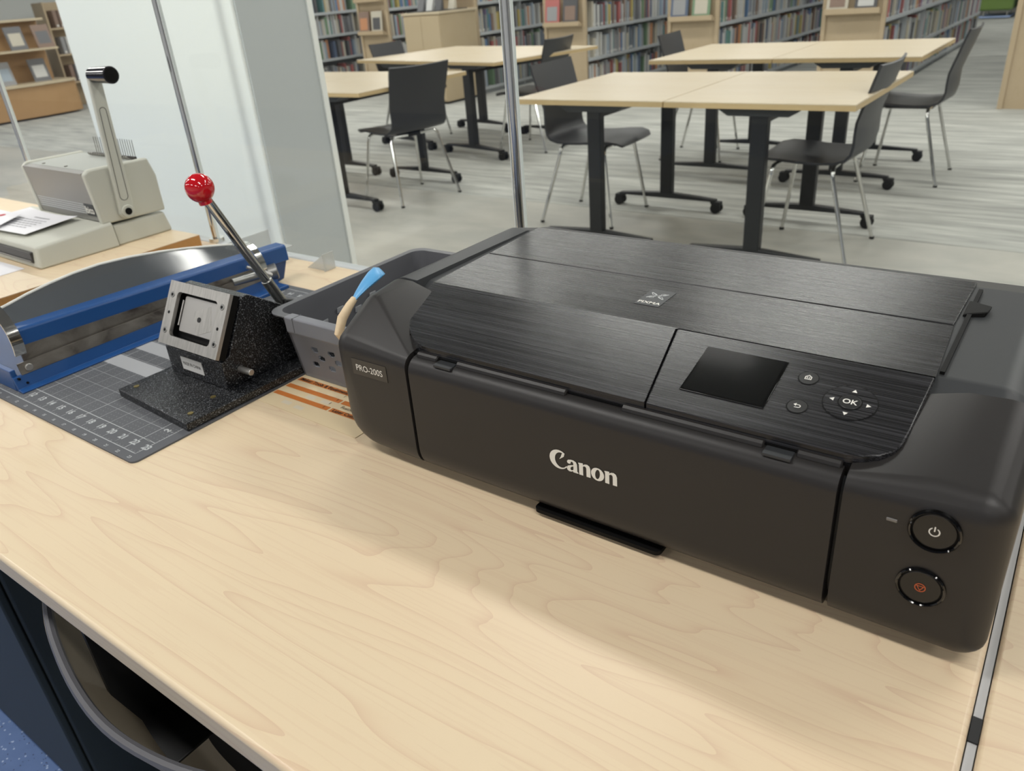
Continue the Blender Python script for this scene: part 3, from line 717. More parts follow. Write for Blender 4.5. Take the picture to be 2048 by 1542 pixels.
B().cyl((-1.134, 0.715, D + 0.036), (-1.128, 0.775, D + 0.034), 0.0075, 18).build('pivot_bolt', 'silver_dark', tr_, bevel=0.001)
B().tube([(-1.127, 0.745, D + 0.055), (-1.120, 0.762, D + 0.045), (-1.113, 0.775, D + 0.034), (-1.111, 0.779, D + 0.031)], 0.004, 12, True, [0.0028, 0.0034, 0.0055, 0.0045]).build('wing_lever', 'silver', tr_)
B().cyl((-1.137, 0.79, D + 0.028), (-1.128, 0.805, D + 0.030), 0.014, 20).build('pivot_hub', 'silver_dark', tr_, bevel=0.002)
B().hull([(-1.165, 0.80, D + 0.02), (-1.14, 0.80, D + 0.02), (-1.165, 0.842, D + 0.045), (-1.14, 0.842, D + 0.045), (-1.165, 0.80, D + 0.055), (-1.14, 0.80, D + 0.055), (-1.14, 0.84, D + 0.05), (-1.165, 0.84, D + 0.05), (-1.165, 0.825, D + 0.006), (-1.14, 0.825, D + 0.006), (-1.165, 0.812, D + 0.004), (-1.14, 0.812, D + 0.004)]).build('rear_bracket', 'trim_blue_dark', tr_, bevel=0.002)
B().box(-1.13, -1.10, 0.70, 0.802, T0, T0 + 0.006).build('rear_foot', 'trim_blue', tr_, bevel=0.001)

# ------------------------------------------------------------------ ID card die cutter
Z1 = Zm + 0.0006
dc = empty('card_die_cutter', (-0.9, 0.52, Zm), 'black hammered metal card punch with steel die plate on the cutting mat', 'card punch')
slab_poly(B(), [(-0.978, 0.413), (-0.807, 0.402), (-0.802, 0.700), (-0.972, 0.700)], Z1, Z1 + 0.0105).build('base_plate', 'hammered_paint', dc, bevel=0.0012)
zb2 = Z1 + 0.0106
xl, xr = -0.962, -0.836
side = [(0.484, zb2), (0.484, D + 0.051), (0.497, D + 0.056), (0.5350, D + 0.1235), (0.545, D + 0.1235), (0.648, D + 0.056), (0.688, D + 0.030), (0.688, zb2)]
B().prism(side, lambda y, z: (xl, y, z), lambda y, z: (xr, y, z)).build('body', 'hammered_paint', dc, bevel=0.0012)
# die plate, tilted back
p0 = Vector((0, 0.487, D + 0.0535)); p1 = Vector((0, 0.530, D + 0.1265)); pv = (p1 - p0).normalized(); pn = Vector((0, -pv.z, pv.y)); L = (p1 - p0).length; xc_ = -0.8965
def DP(x, v, h=0.0): return Vector((xc_ + x, 0, 0)) + p0 + pv * v + pn * h
b = B(); hw, hh = 0.0640, L / 2; ih, iv, r_ = 0.0440, 0.0295, 0.006
outer = [(-hw, -hh), (hw, -hh), (hw, hh), (-hw, hh)]
inn = arc(ih - r_, -iv + r_, r_, r_, -90, 0, 5) + arc(ih - r_, iv - r_, r_, r_, 0, 90, 5) + arc(-ih + r_, iv - r_, r_, r_, 90, 180, 5) + arc(-ih + r_, -iv + r_, r_, r_, 180, 270, 5)
def framepoly(b, rx, ry, inner, h0, h1, cen):
    m = len(inner); vs = []; fs = []
    out = []
    for (x, y) in inner:
        s_ = min(rx / abs(x) if x else 9e9, ry / abs(y) if y else 9e9); out.append((x * s_, y * s_))
    # snap the four corners so that the outline is a true rectangle
    for cx_, cy_ in ((rx, -ry), (rx, ry), (-rx, ry), (-rx, -ry)):
        k = min(range(m), key=lambda i: (out[i][0] - cx_) ** 2 + (out[i][1] - cy_) ** 2); out[k] = (cx_, cy_)
    for h in (h0, h1):
        vs += [cen(x, y, h) for x, y in inner] + [cen(x, y, h) for x, y in out]
    for i in range(m):
        j = (i + 1) % m
        fs += [(2 * m + i, 2 * m + j, 3 * m + j, 3 * m + i), (i, m + i, m + j, j), (m + i, 3 * m + i, 3 * m + j, m + j), (i, j, 2 * m + j, 2 * m + i)]
    return b.add(vs, fs)
dcen = lambda x, y, h: DP(x, L / 2 + y, h)
dp = framepoly(B(), hw, hh, inn, 0.0085, 0.0135, dcen).build('die_plate', 'machined_steel', dc)
framepoly(B(), hw - 0.0005, hh - 0.0005, [(x * 1.02, y * 1.03) for x, y in inn], -0.001, 0.0084, dcen).build('spacer', 'gap_black', dc)
b = B(); b.add([dcen(x, y, 0.0005) for x, y in ((-ih, -iv), (ih, -iv), (ih, iv), (-ih, iv))], [(0, 1, 2, 3)]).build('slot_back', 'gap_black', dc, smooth=False)
kp = B(); kk = arc(0.034, -0.018, 0.003, 0.003, -90, 0, 4) + arc(0.034, 0.0235, 0.003, 0.003, 0, 90, 4) + arc(-0.036, 0.0235, 0.003, 0.003, 90, 180, 4) + arc(-0.036, -0.018, 0.003, 0.003, 180, 270, 4)
kk = [(x + 0.004, y) for x, y in kk]
kp.prism(kk, lambda x, y: dcen(x, y, 0.001), lambda x, y: dcen(x, y, 0.0065)).build('cutting_block', 'silver', dc, bevel=0.0006)
B().prism([(0.004, -0.021), (0.033, -0.010), (0.022, 0.0205), (-0.012, 0.008)], lambda x, y: dcen(x, y, 0.0064), lambda x, y: dcen(x, y, 0.0068)).build('wear_patch', 'machined_steel', dc, smooth=False)
B().cyl(dcen(0.004, 0.0, 0.0065), dcen(0.004, 0.0, 0.0075), 0.0034, 20).build('centre_screw', 'frame_black', dc)
B().cyl(dcen(-0.0385, 0.020, 0.0060), dcen(-0.0385, -0.014, 0.0060), 0.0012, 8).build('guide_pin', 'silver', dc)
for sx, sy in ((-0.054, 0.024), (0.054, 0.024), (-0.054, -0.024), (0.054, -0.024)):
    scw = B().cyl(dcen(sx, sy, 0.0130), dcen(sx, sy, 0.0141), 0.0043, 20).build('screw', 'silver_dark', dc, bevel=0.0004)
    B().cyl(dcen(sx, sy, 0.0140), dcen(sx, sy, 0.0143), 0.0022, 6).build('hex_socket', 'gap_black', scw)
for sx in (-0.054, 0.054): B().cyl(dcen(sx, 0.0 if sx < 0 else -0.004, 0.0131), dcen(sx, 0.0 if sx < 0 else -0.004, 0.0138), 0.0021, 12).build('dowel_hole', 'gap_black', dc)
lb = B().box(-0.9300, -0.8830, 0.4832, 0.4842, D + 0.0235, D + 0.0420).build('label_plate', 'label_white', dc, smooth=False)
text_into(B(), 'MADE IN CHINA', 0.0068, (-0.9065, 0.4831, D + 0.0310), (1, 0, 0), (0, 0, 1), (0, -1, 0), 0.0, 0, 0.0002, 'CENTER', 0.80).build('lettering', 'label_text', lb, smooth=False)
B().cyl((-0.836, 0.507, D + 0.034), (-0.811, 0.507, D + 0.034), 0.0042, 16).build('side_pin', 'silver', dc, bevel=0.0008)
for x, y in ((-0.962, 0.430), (-0.826, 0.421), (-0.838, 0.462)): B().cyl((x, y, Z1 + 0.0104), (x, y, Z1 + 0.0112), 0.0036, 14).build('brass_screw', 'brass', dc)
# lever with two rods meeting at the knob
lv = B().cyl((-0.893, 0.640, D + 0.058), (-0.897, 0.5565, D + 0.243), 0.0062, 18); lv.build('lever_rod', 'chrome', dc)
B().cyl((-0.893, 0.6405, D + 0.057), (-0.8942, 0.6165, D + 0.110), 0.0078, 18).build('lever_sleeve', 'satin_chrome', dc, bevel=0.001)
B().hull([(-0.905, 0.626, D + 0.055), (-0.881, 0.626, D + 0.055), (-0.905, 0.656, D + 0.045), (-0.881, 0.656, D + 0.045), (-0.905, 0.632, D + 0.078), (-0.881, 0.632, D + 0.078), (-0.905, 0.648, D + 0.072), (-0.881, 0.648, D + 0.072)]).build('lever_block', 'frame_black', dc, bevel=0.002)
kb = B(); kc = Vector((-0.8975, 0.5545, D + 0.252)); kb.sphere(kc, (0.0178, 0.0178, 0.0182), 32, 20); kb.build('knob', 'red_gloss', dc, angle=180)
B().cyl((-0.897, 0.5575, D + 0.232), (-0.8972, 0.5560, D + 0.240), 0.0085, 18).build('knob_collar', 'red_gloss', dc)

# ------------------------------------------------------------------ printed sheet with orange bands, lying on the desk
sh = empty('printed_sheet', (-0.72, 0.56, D), 'thin printed sheet with orange bands lying under the grey basket', 'sheet')
slab_poly(B(), [(-0.8015, 0.500), (-0.6165, 0.494), (-0.6165, 0.85), (-0.8015, 0.85)], D + 0.0003, D + 0.0007).build('paper', 'sheet_base', sh, smooth=False)
zs = D + 0.0009
tx = B(); ob_ = B()
for k, y in enumerate((0.5270, 0.5478, 0.5675)):
    flat(ob_, -0.7995 - 0.0 * k, -0.6975, y - 0.0042, y + 0.0042, zs); flat(ob_, -0.6945, -0.620, y - 0.0042, y + 0.0042, zs)
ob_.build('orange_band', 'sheet_orange', sh, smooth=False)
text_into(tx, 'Laser Cutter', 0.0085, (-0.690, 0.5242, zs + 0.0002), (1, 0, 0), (0, 1, 0), (0, 0, 1), 0.0001)
text_into(tx, 'Fusion', 0.0080, (-0.686, 0.5350, zs + 0.0002), (1, 0, 0), (0, 1, 0), (0, 0, 1), 0.0)
text_into(tx, 'Maker Tools & Equipment', 0.0085, (-0.795, 0.5647, zs + 0.0002), (1, 0, 0), (0, 1, 0), (0, 0, 1), 0.0001)
for x, y in ((-0.7085, 0.5252), (-0.7085, 0.5358), (-0.706, 0.5460), (-0.704, 0.5570)): text_into(tx, '1', 0.007, (x, y, zs + 0.0002), (1, 0, 0), (0, 1, 0), (0, 0, 1), 0.0)
tx.build('lettering', 'sheet_text', sh, smooth=False)
pb = B()
for (x, y) in ((-0.742, 0.5370), (-0.715, 0.5375), (-0.760, 0.5130), (-0.735, 0.5110)): flat(pb, x - 0.008, x + 0.008, y - 0.0035, y + 0.0035, zs)
pb.build('pale_patch', 'sheet_pale', sh, smooth=False)

# ------------------------------------------------------------------ grey plastic basket
bk = empty('plastic_basket', (-0.73, 0.70, D), 'grey perforated plastic basket standing left of the printer', 'basket')
H = 0.092
def rrect(x0, x1, y0, y1, r, n=6):
    return arc(x1 - r, y0 + r, r, r, -90, 0, n) + arc(x1 - r, y1 - r, r, r, 0, 90, n) + arc(x0 + r, y1 - r, r, r, 90, 180, n) + arc(x0 + r, y0 + r, r, r, 180, 270, n)
zb0 = D + 0.0012
levels = [(-0.8085, -0.650, 0.578, 0.830, 0.012, zb0), (-0.8185, -0.6345, 0.568, 0.846, 0.018, zb0 + H - 0.010), (-0.8195, -0.6335, 0.567, 0.847, 0.018, zb0 + H - 0.004), (-0.8290, -0.6235, 0.5585, 0.856, 0.022, zb0 + H)]
# the front wall is left open here and closed by the perforated panel below
vs = []; fs = []; m_ = None
inner = [(a + 0.0018, b_ - 0.0018, c_ + 0.0018, d_ - 0.0018, r, z) for (a, b_, c_, d_, r, z) in levels]
seq = levels + [(-0.8292, -0.6233, 0.5583, 0.8562, 0.022, zb0 + H + 0.0016), (-0.8190, -0.6345, 0.5695, 0.846, 0.018, zb0 + H + 0.0016)] + [inner[1], (inner[0][0], inner[0][1], inner[0][2], inner[0][3], inner[0][4], zb0 + 0.002)]
rings = [[(x, y, q[5]) for x, y in rrect(q[0], q[1], q[2], q[3], q[4])] for q in seq]
m_ = len(rings[0]); vs = [p for r in rings for p in r]; nr = len(rings)
front = m_ - 1      # the edge from the last point of the front-left corner to the first of the front-right one
for i in range(nr - 1):
    for k in range(m_):
        if k == front and i in (0, 6): continue
        fs.append((i * m_ + k, i * m_ + (k + 1) % m_, (i + 1) * m_ + (k + 1) % m_, (i + 1) * m_ + k))
fs.append(tuple(range(m_ - 1, -1, -1))); fs.append(tuple((nr - 1) * m_ + k for k in range(m_)))
B().add(vs, fs).build('shell', 'basket_grey', bk, angle=50)
# perforated front: panel with real openings
A0 = Vector((-0.7965, 0.578, zb0)); A1 = Vector((-0.662, 0.578, zb0)); B0 = Vector((-0.8005, 0.568, zb0 + H - 0.010)); B1 = Vector((-0.6525, 0.568, zb0 + H - 0.010))
def FP(s, t, h): 
    p = (A0.lerp(A1, s)).lerp(B0.lerp(B1, s), t); return p + Vector((0, -1, -0.15)).normalized() * h
holes = []
for r_i, t_ in enumerate((0.30, 0.445, 0.59)):
    for c_i in range(6): holes.append((0.225 + 0.222 * c_i + (-0.005, 0.110, 0.045)[r_i] - (0.0 if r_i != 1 else 0.09 * 0), t_))
holes = [(s, t) for s, t in holes if s < 0.95]
fpb = B(); NX, NZ = 90, 60; cells = {}
def inhole(s, t): return any(abs(s - a) < 0.046 and abs(t - c_) < 0.050 and abs(s - a) / 0.046 + abs(t - c_) / 0.050 < 1.5 for a, c_ in holes)
gridv = {}
for h_i, h in enumerate((0.0, -0.0018)):
    for i in range(NX + 1):
        for j in range(NZ + 1): gridv[(h_i, i, j)] = len(fpb.v); fpb.v.append(FP(i / NX, j / NZ, h))
solid = lambda i, j: 0 <= i < NX and 0 <= j < NZ and not inhole((i + 0.5) / NX, (j + 0.5) / NZ)
for i in range(NX):
    for j in range(NZ):
        if not solid(i, j): continue
        g = gridv
        fpb.f.append([g[0, i, j], g[0, i + 1, j], g[0, i + 1, j + 1], g[0, i, j + 1]]); fpb.mi.append(0)
        fpb.f.append([g[1, i, j], g[1, i, j + 1], g[1, i + 1, j + 1], g[1, i + 1, j]]); fpb.mi.append(0)
        for di, dj, e0, e1 in ((-1, 0, (i, j), (i, j + 1)), (1, 0, (i + 1, j + 1), (i + 1, j)), (0, -1, (i + 1, j), (i, j)), (0, 1, (i, j + 1), (i + 1, j + 1))):
            if not solid(i + di, j + dj):
                fpb.f.append([g[0, *e0], g[0, *e1], g[1, *e1], g[1, *e0]]); fpb.mi.append(0)
fpb.build('perforated_front', 'basket_light', bk, smooth=False)
hd = B(); hd.prism([(0.5570, zb0 + H + 0.003), (0.5570, zb0 + H - 0.018), (0.5600, zb0 + H - 0.021), (0.5665, zb0 + H - 0.019), (0.572, zb0 + H + 0.003)], lambda y, z: (-0.790, y, z), lambda y, z: (-0.66, y, z))
hd.build('handle_flap', 'basket_light', bk, bevel=0.0025, seg=3)
B().box(-0.7735, -0.7727, 0.5565, 0.5725, zb0 + H - 0.016, zb0 + H + 0.0034).build('flap_joint', 'basket_grey', bk, smooth=False)
for (y, z) in ((0.636, 0.052), (0.70, 0.050), (0.668, 0.060), (0.732, 0.06), (0.61, 0.040), (0.765, 0.05)):
    B().obox((-0.8125 - (z - 0.05) * 0.11 + 0.0022, y, zb0 + z), (0.0008, 0, 0.0002), (0, 0.006, 0), (0.001, 0, 0.0045)).build('hole_light', 'mat_strip', bk, bevel=0.002)  # pale blocks paint the light showing through the wall's holes
# brush lying in the basket
br = empty('brush', (-0.68, 0.59, D + 0.06), 'small brush with blue plastic handle and wooden stem sticking out of the basket', 'brush')
def P3(x, y, z): return Vector((x, y, D + z))
B().tube([P3(-0.668, 0.600, 0.012), P3(-0.667, 0.556, 0.075), P3(-0.666, 0.540, 0.105), P3(-0.6655, 0.548, 0.120), P3(-0.665, 0.561, 0.1305), P3(-0.665, 0.571, 0.1365)], 0.006, 14, True, [0.004, 0.005, 0.0058, 0.0058, 0.005, 0.0040]).build('stem', 'stick_wood', br)
pts = [P3(-0.665, 0.5695, 0.1355), P3(-0.665, 0.577, 0.140), P3(-0.665, 0.590, 0.1465), P3(-0.665, 0.604, 0.152), P3(-0.665, 0.614, 0.155), P3(-0.664, 0.620, 0.155)]
b = B(); ws = [0.0042, 0.0065, 0.0100, 0.0130, 0.0130, 0.009]; vs = []; fs = []
for p, w in zip(pts, ws):
    u = Vector((0.8, -0.45, -0.1)).normalized(); v = Vector((-0.35, -0.55, 0.75)).normalized()
    vs += [p + (u * math.cos(k * PI / 6) * w + v * math.sin(k * PI / 6) * w * 0.42) for k in range(12)]
for i in range(len(pts) - 1):
    for k in range(12): fs.append((i * 12 + k, i * 12 + (k + 1) % 12, i * 12 + 12 + (k + 1) % 12, i * 12 + 12 + k))
fs += [tuple(range(11, -1, -1)), tuple(60 + k for k in range(12))]
hn = b.add(vs, fs).build('handle', 'brush_blue', br, angle=50)
for t in (0.35, 0.5, 0.65, 0.8):
    p = pts[2].lerp(pts[4], t); v = Vector((-0.35, -0.55, 0.75)).normalized()
    B().cyl(p + v * 0.0038 - Vector((0.8, -0.45, -0.1)).normalized() * 0.006, p + v * 0.0038 + Vector((0.8, -0.45, -0.1)).normalized() * 0.006, 0.0007, 6).build('grip_ridge', 'brush_blue', hn)

# ------------------------------------------------------------------ binding machine (built in its own frame, front towards -y)
bm_ = empty('binding_machine', (0, 0, 0), 'pale grey comb binding machine with lever arm on the wooden riser board', 'binding machine')
# local: x from -0.33 (left) to 0 (right side face), y from 0 (front) to 0.29 (back), z up
def LP(b): return b
B().hull([(-0.004, 0.006, 0.004, 0.004, 0.006, 0.004), (-0.36, 0.006, 0.004, 0.004, 0.006, 0.004), (-0.004, 0.160, 0.004, 0.004, 0.002, 0.004), (-0.36, 0.160, 0.004, 0.004, 0.002, 0.004),
          (-0.012, 0.012, 0.036, 0.008, 0.006, 0.006), (-0.36, 0.012, 0.036, 0.004, 0.006, 0.006), (-0.012, 0.160, 0.0445, 0.008, 0.002, 0.006), (-0.36, 0.160, 0.0445, 0.004, 0.002, 0.006)]).build('front_table', 'machine_grey', bm_, angle=30)
B().box(-0.352, -0.022, -0.0012, 0.012, 0.010, 0.031).build('punch_slot', 'machine_slot', bm_, bevel=0.001)
B().box(-0.352, -0.024, -0.0035, -0.0014, 0.013, 0.0155).build('drawer_lip', 'comb_metal', bm_, bevel=0.0006)
B().hull([(-0.010, 0.166, 0.004, 0.004, 0.002, 0.004), (-0.36, 0.166, 0.004, 0.004, 0.002, 0.004), (-0.012, 0.282, 0.004, 0.004, 0.006, 0.004), (-0.36, 0.282, 0.004, 0.004, 0.006, 0.004),
          (-0.016, 0.166, 0.036, 0.006, 0.002, 0.006), (-0.36, 0.166, 0.036, 0.004, 0.002, 0.006), (-0.016, 0.276, 0.036, 0.006, 0.006, 0.006), (-0.36, 0.276, 0.036, 0.004, 0.006, 0.006)]).build('rear_base', 'machine_grey', bm_, angle=30)
side = [(0.146, 0.048), (0.285, 0.045), (0.286, 0.120), (0.276, 0.157), (0.150, 0.158), (0.139, 0.150)]
def side_cover(x0, x1, nm):
    b = B(); b.prism(side, lambda y, z: (x0, y, z), lambda y, z: (x1, y, z)); return b.build(nm, 'machine_grey', bm_, bevel=0.004, seg=3)
side_cover(-0.024, -0.009, 'right_cover'); side_cover(-0.292, -0.283, 'left_cover')
pan = B().prism([(0.150, 0.052), (0.165, 0.052), (0.155, 0.153), (0.140, 0.151)], lambda y, z: (-0.2825, y, z), lambda y, z: (-0.0245, y, z)).build('front_panel', 'machine_panel', bm_, smooth=False)
B().prism([(0.155, 0.150), (0.270, 0.150), (0.270, 0.1535), (0.155, 0.1535)], lambda y, z: (-0.2825, y, z), lambda y, z: (-0.0245, y, z)).build('deck', 'machine_deck', bm_, smooth=False)
B().box(-0.2825, -0.0245, 0.205, 0.272, 0.055, 0.1499).build('core', 'machine_panel', bm_, smooth=False)
sb = B()
for k in range(5):
    z = 0.066 + 0.0048 * k; y = 0.150 - (z - 0.052) * 0.101 - 0.0003
    sb.obox((-0.1725, y - 0.0003, z), (0.1015, 0, 0), (0, 0.0003, 0), (0, 0, 0.0007))
sb.build('stripe', 'print_grey', pan, smooth=False)
bgp = B().obox((-0.0480, 0.150 - 0.0225 * 0.101 - 0.0006, 0.0748), (0.0190, 0, 0), (0, 0.0003, 0), (0, -0.001, 0.0125)).build('name_plate', 'badge_lid', pan, smooth=False)
text_into(B(), 'ibico', 0.0215, (-0.0480, 0.1470, 0.0680), (1, 0, 0), (0, -0.1, 1), (0, -1, 0), 0.0006, 0.0, 0.0010, 'CENTER', 0.86).build('lettering', 'print_white', pan, smooth=False)
for x in (-0.235, -0.135): B().cyl((x, 0.165, 0.1535), (x, 0.165, 0.1550), 0.0035, 12).build('deck_screw', 'comb_metal', bm_)
for k in range(18):
    x = -0.205 + k * 0.0095
    B().tube([(x, 0.262, 0.1538), (x, 0.252, 0.158), (x, 0.250, 0.1625)], 0.0016, 6).build('comb_hook', 'comb_metal', bm_)
    B().cyl((x, 0.2695, 0.150), (x, 0.2715, 0.192), 0.0008, 6).build('comb_finger', 'comb_metal', bm_, smooth=False)
B().box(-0.215, -0.035, 0.263, 0.2678, 0.150, 0.159).build('comb_rail', 'machine_slot', bm_, smooth=False)
# lever arm on the right side
arm0 = Vector((-0.006, 0.198, 0.066)); arm1 = Vector((-0.006, 0.213, 0.326))
dirv = (arm1 - arm0).normalized(); prp = Vector((0, -dirv.z, dirv.y))
out = []
out += [arm0 + Vector((0, math.cos(math.radians(a)) * 0.017, math.sin(math.radians(a)) * 0.017)) for a in range(190, 361, 17)]
out += [arm0 + Vector((0, 0.017, 0.006)), arm1 - prp * 0.0125] 
out += [arm1 + Vector((0, math.cos(math.radians(a)) * 0.0125, math.sin(math.radians(a)) * 0.0125)) for a in range(20, 161, 20)]
out += [arm1 + prp * 0.0125, arm0 + prp * 0.0150]
arm = B().prism([(p.y, p.z) for p in out], lambda y, z: (-0.0085, y, z), lambda y, z: (0.0015, y, z)).build('lever_arm', 'machine_grey', bm_, bevel=0.0025, seg=3)
q0 = arm0 + dirv * 0.030; q1 = arm0 + dirv * 0.195
pil = [(q0.y + math.cos(math.radians(a)) * 0.0085, q0.z + math.sin(math.radians(a)) * 0.0085) for a in range(180, 361, 20)] + [(q1.y + math.cos(math.radians(a)) * 0.0065, q1.z + math.sin(math.radians(a)) * 0.0065) for a in range(0, 181, 20)]
B().tube([(0.0016, y, z) for y, z in pil + pil[:1]], 0.0006, 6).build('moulded_line', 'machine_slot', arm)
B().cyl((0.0010, arm0.y, arm0.z - 0.001), (0.0055, arm0.y, arm0.z - 0.001), 0.0130, 28).build('pivot_boss', 'machine_grey', arm, bevel=0.001)
B().cyl((0.0050, arm0.y, arm0.z - 0.001), (0.0066, arm0.y, arm0.z - 0.001), 0.0072, 20).build('pivot_cap', 'gap_black', arm)
B().cyl((-0.004, arm1.y, arm1.z), (0.066, arm1.y, arm1.z), 0.0140, 28, 0.0158).build('hand_grip', 'bakelite', bm_, bevel=0.001)
B().cyl((0.0662, arm1.y, arm1.z), (0.0668, arm1.y, arm1.z), 0.0125, 28).build('grip_end', 'gap_black', bm_)
B().cyl((-0.27, 0.070, 0.0445), (-0.27, 0.070, 0.052), 0.003, 12).build('stop_stem', 'comb_metal', bm_)
B().sphere((-0.27, 0.070, 0.055), (0.009, 0.009, 0.0045), 18, 8).build('stop_knob', 'frame_black', bm_)
bm_.location = (-1.597, 0.611, D + 0.0271); bm_.rotation_euler = (0, 0, math.radians(-1.2))

# sheets of paper
def sheet(name, pts, label, z, lift=0.0, group=None, text=None, logo=False, cat='sheet of paper'):
    # pts: 4 corners, bilinear patch with a little curl
    e = empty(name, (sum(p[0] for p in pts) / 4, sum(p[1] for p in pts) / 4, z), label, cat, group)
    n = 12; vs = []; fs = []; P = [Vector((p[0], p[1], p[2] if len(p) > 2 else z)) for p in pts]
    f = lambda s, t: P[0].lerp(P[1], s).lerp(P[3].lerp(P[2], s), t) + Vector((0, 0, lift * ((2 * s - 1) ** 2) * t))
    for h in (0.0, 0.0004):
        for i in range(n + 1):
            for j in range(n + 1): vs.append(f(i / n, j / n) + Vector((0, 0, h)))
    o_ = (n + 1) ** 2
    for i in range(n):
        for j in range(n):
            a = i * (n + 1) + j; fs.append((a, a + n + 1, a + n + 2, a + 1)); fs.append((o_ + a, o_ + a + 1, o_ + a + n + 2, o_ + a + n + 1))
    rim_ = [i * (n + 1) for i in range(n + 1)] + [n * (n + 1) + j for j in range(1, n + 1)] + [i * (n + 1) + n for i in range(n - 1, -1, -1)] + [j for j in range(n - 1, 0, -1)]
    for a, c_ in zip(rim_, rim_[1:] + rim_[:1]): fs.append((a, c_, c_ + o_, a + o_))
    B().add(vs, fs).build('paper', 'paper', e, angle=60)
    if text:
        b = B()
        for (s0, s1, t, hgt) in text:
            m = 8
            for k in range(m):
                a0 = s0 + (s1 - s0) * k / m; a1 = s0 + (s1 - s0) * (k + 0.82) / m
                q = [f(a0, t), f(a1, t), f(a1, t + hgt), f(a0, t + hgt)]; b.add([x + Vector((0, 0, 0.0008)) for x in q], [(0, 1, 2, 3)])
        b.build('text_line', 'paper_text', e, smooth=False)
    if logo:
        b = B(); q = f(0.68, 0.72); b.cyl(q + Vector((0, 0, 0.0004)), q + Vector((0, 0, 0.0009)), 0.008, 16); b.build('red_emblem', 'logo_red', e)
    return e
Zr = D + 0.0271
sheet('paper_sheet', [(-1.98, 0.42), (-1.64, 0.42), (-1.64, 0.600), (-1.98, 0.600)], 'blank white paper lying on the riser board in front of the binding machine', Zr + 0.0002)
zt_ = Zr + 0.047
sheet('paper_sheet', [(-1.93, 0.628, zt_ + 0.004), (-1.700, 0.645, zt_ + 0.002), (-1.690, 0.752, zt_ + 0.0065), (-1.90, 0.752, zt_ + 0.006)], 'curled white instruction sheet lying on the binding machine', zt_, 0.006,
      text=[(0.42, 0.72, 0.72, 0.035)] + [(0.25, 0.80, 0.60 - 0.09 * k, 0.022) for k in range(5)])
sheet('paper_sheet', [(-2.00, 0.622, zt_ + 0.010), (-1.80, 0.636, zt_ + 0.009), (-1.84, 0.705, zt_ + 0.014), (-2.00, 0.705, zt_ + 0.015)], 'smaller white sheet with red emblem at the left on the binding machine', zt_ + 0.008, 0.0,
      text=[(0.2, 0.8, 0.42, 0.03), (0.2, 0.8, 0.30, 0.03), (0.2, 0.7, 0.18, 0.03)], logo=True)
# small clear stand by the glass
tk = empty('folded_card', (-1.135, 0.915, D), 'small pale folded card standing at the back edge behind the basket', 'card')
B().hull([(-1.165, 0.900, D), (-1.112, 0.900, D), (-1.112, 0.9015, D), (-1.165, 0.9015, D), (-1.112, 0.900, D + 0.032), (-1.112, 0.9015, D + 0.032)]).build('front_leaf', 'clear_acrylic', tk, smooth=False)
B().box(-1.1119, -1.1105, 0.895, 0.922, D, D + 0.033).build('side_leaf', 'clear_acrylic', tk, smooth=False)

# ------------------------------------------------------------------ chairs: bent shell on chrome legs, front towards +x
def shell_mesh(w=0.222, top=0.84):
    prof = [(0.245, 0.425), (0.225, 0.441), (0.18, 0.450), (0.10, 0.447), (0.02, 0.440), (-0.06, 0.437), (-0.13, 0.441), (-0.175, 0.455), (-0.198, 0.482),
            (-0.206, 0.52), (-0.205, 0.57), (-0.207, 0.615), (-0.221, 0.665), (-0.240, 0.725), (-0.258, 0.785), (-0.275, top)]
    wid = [0.80, 0.93, 1.0, 1.0, 0.99, 0.98, 0.97, 0.96, 0.95, 0.95, 0.95, 0.95, 0.96, 0.98, 1.0, 1.0]
    M = 10; vs = []; fs = []; n = len(prof)
    nor = []
    for i in range(n):
        a = Vector(prof[max(i - 1, 0)]); b = Vector(prof[min(i + 1, n - 1)]); t = (b - a).normalized(); nor.append(Vector((t.y, -t.x)))
    for side in (0, 1):
        for i, ((x, z), k) in enumerate(zip(prof, wid)):
            for j in range(M + 1):
                u = 2 * j / M - 1; cv = 0.018 * (1 - u * u) if i > 7 else 0.006 * (1 - u * u)
                q = Vector((x, z)) - Vector((nor[i].x, nor[i].y)) * (-cv) * (1 if i > 7 else 1) * (-1 if i <= 7 else -1)
                q = q + nor[i] * (0.011 * side)
                vs.append((q.x, u * w * k, q.y))
    o = n * (M + 1)
    for i in range(n - 1):
        for j in range(M):
            a = i * (M + 1) + j; fs.append((a, a + 1, a + M + 2, a + M + 1)); fs.append((o + a, o + a + M + 1, o + a + M + 2, o + a + 1))
    rim_ = [j for j in range(M + 1)] + [i * (M + 1) + M for i in range(1, n)] + [(n - 1) * (M + 1) + j for j in range(M - 1, -1, -1)] + [i * (M + 1) for i in range(n - 2, 0, -1)]
    for a, c_ in zip(rim_, rim_[1:] + rim_[:1]): fs.append((a, c_, c_ + o, a + o))
    return B().add(vs, fs)
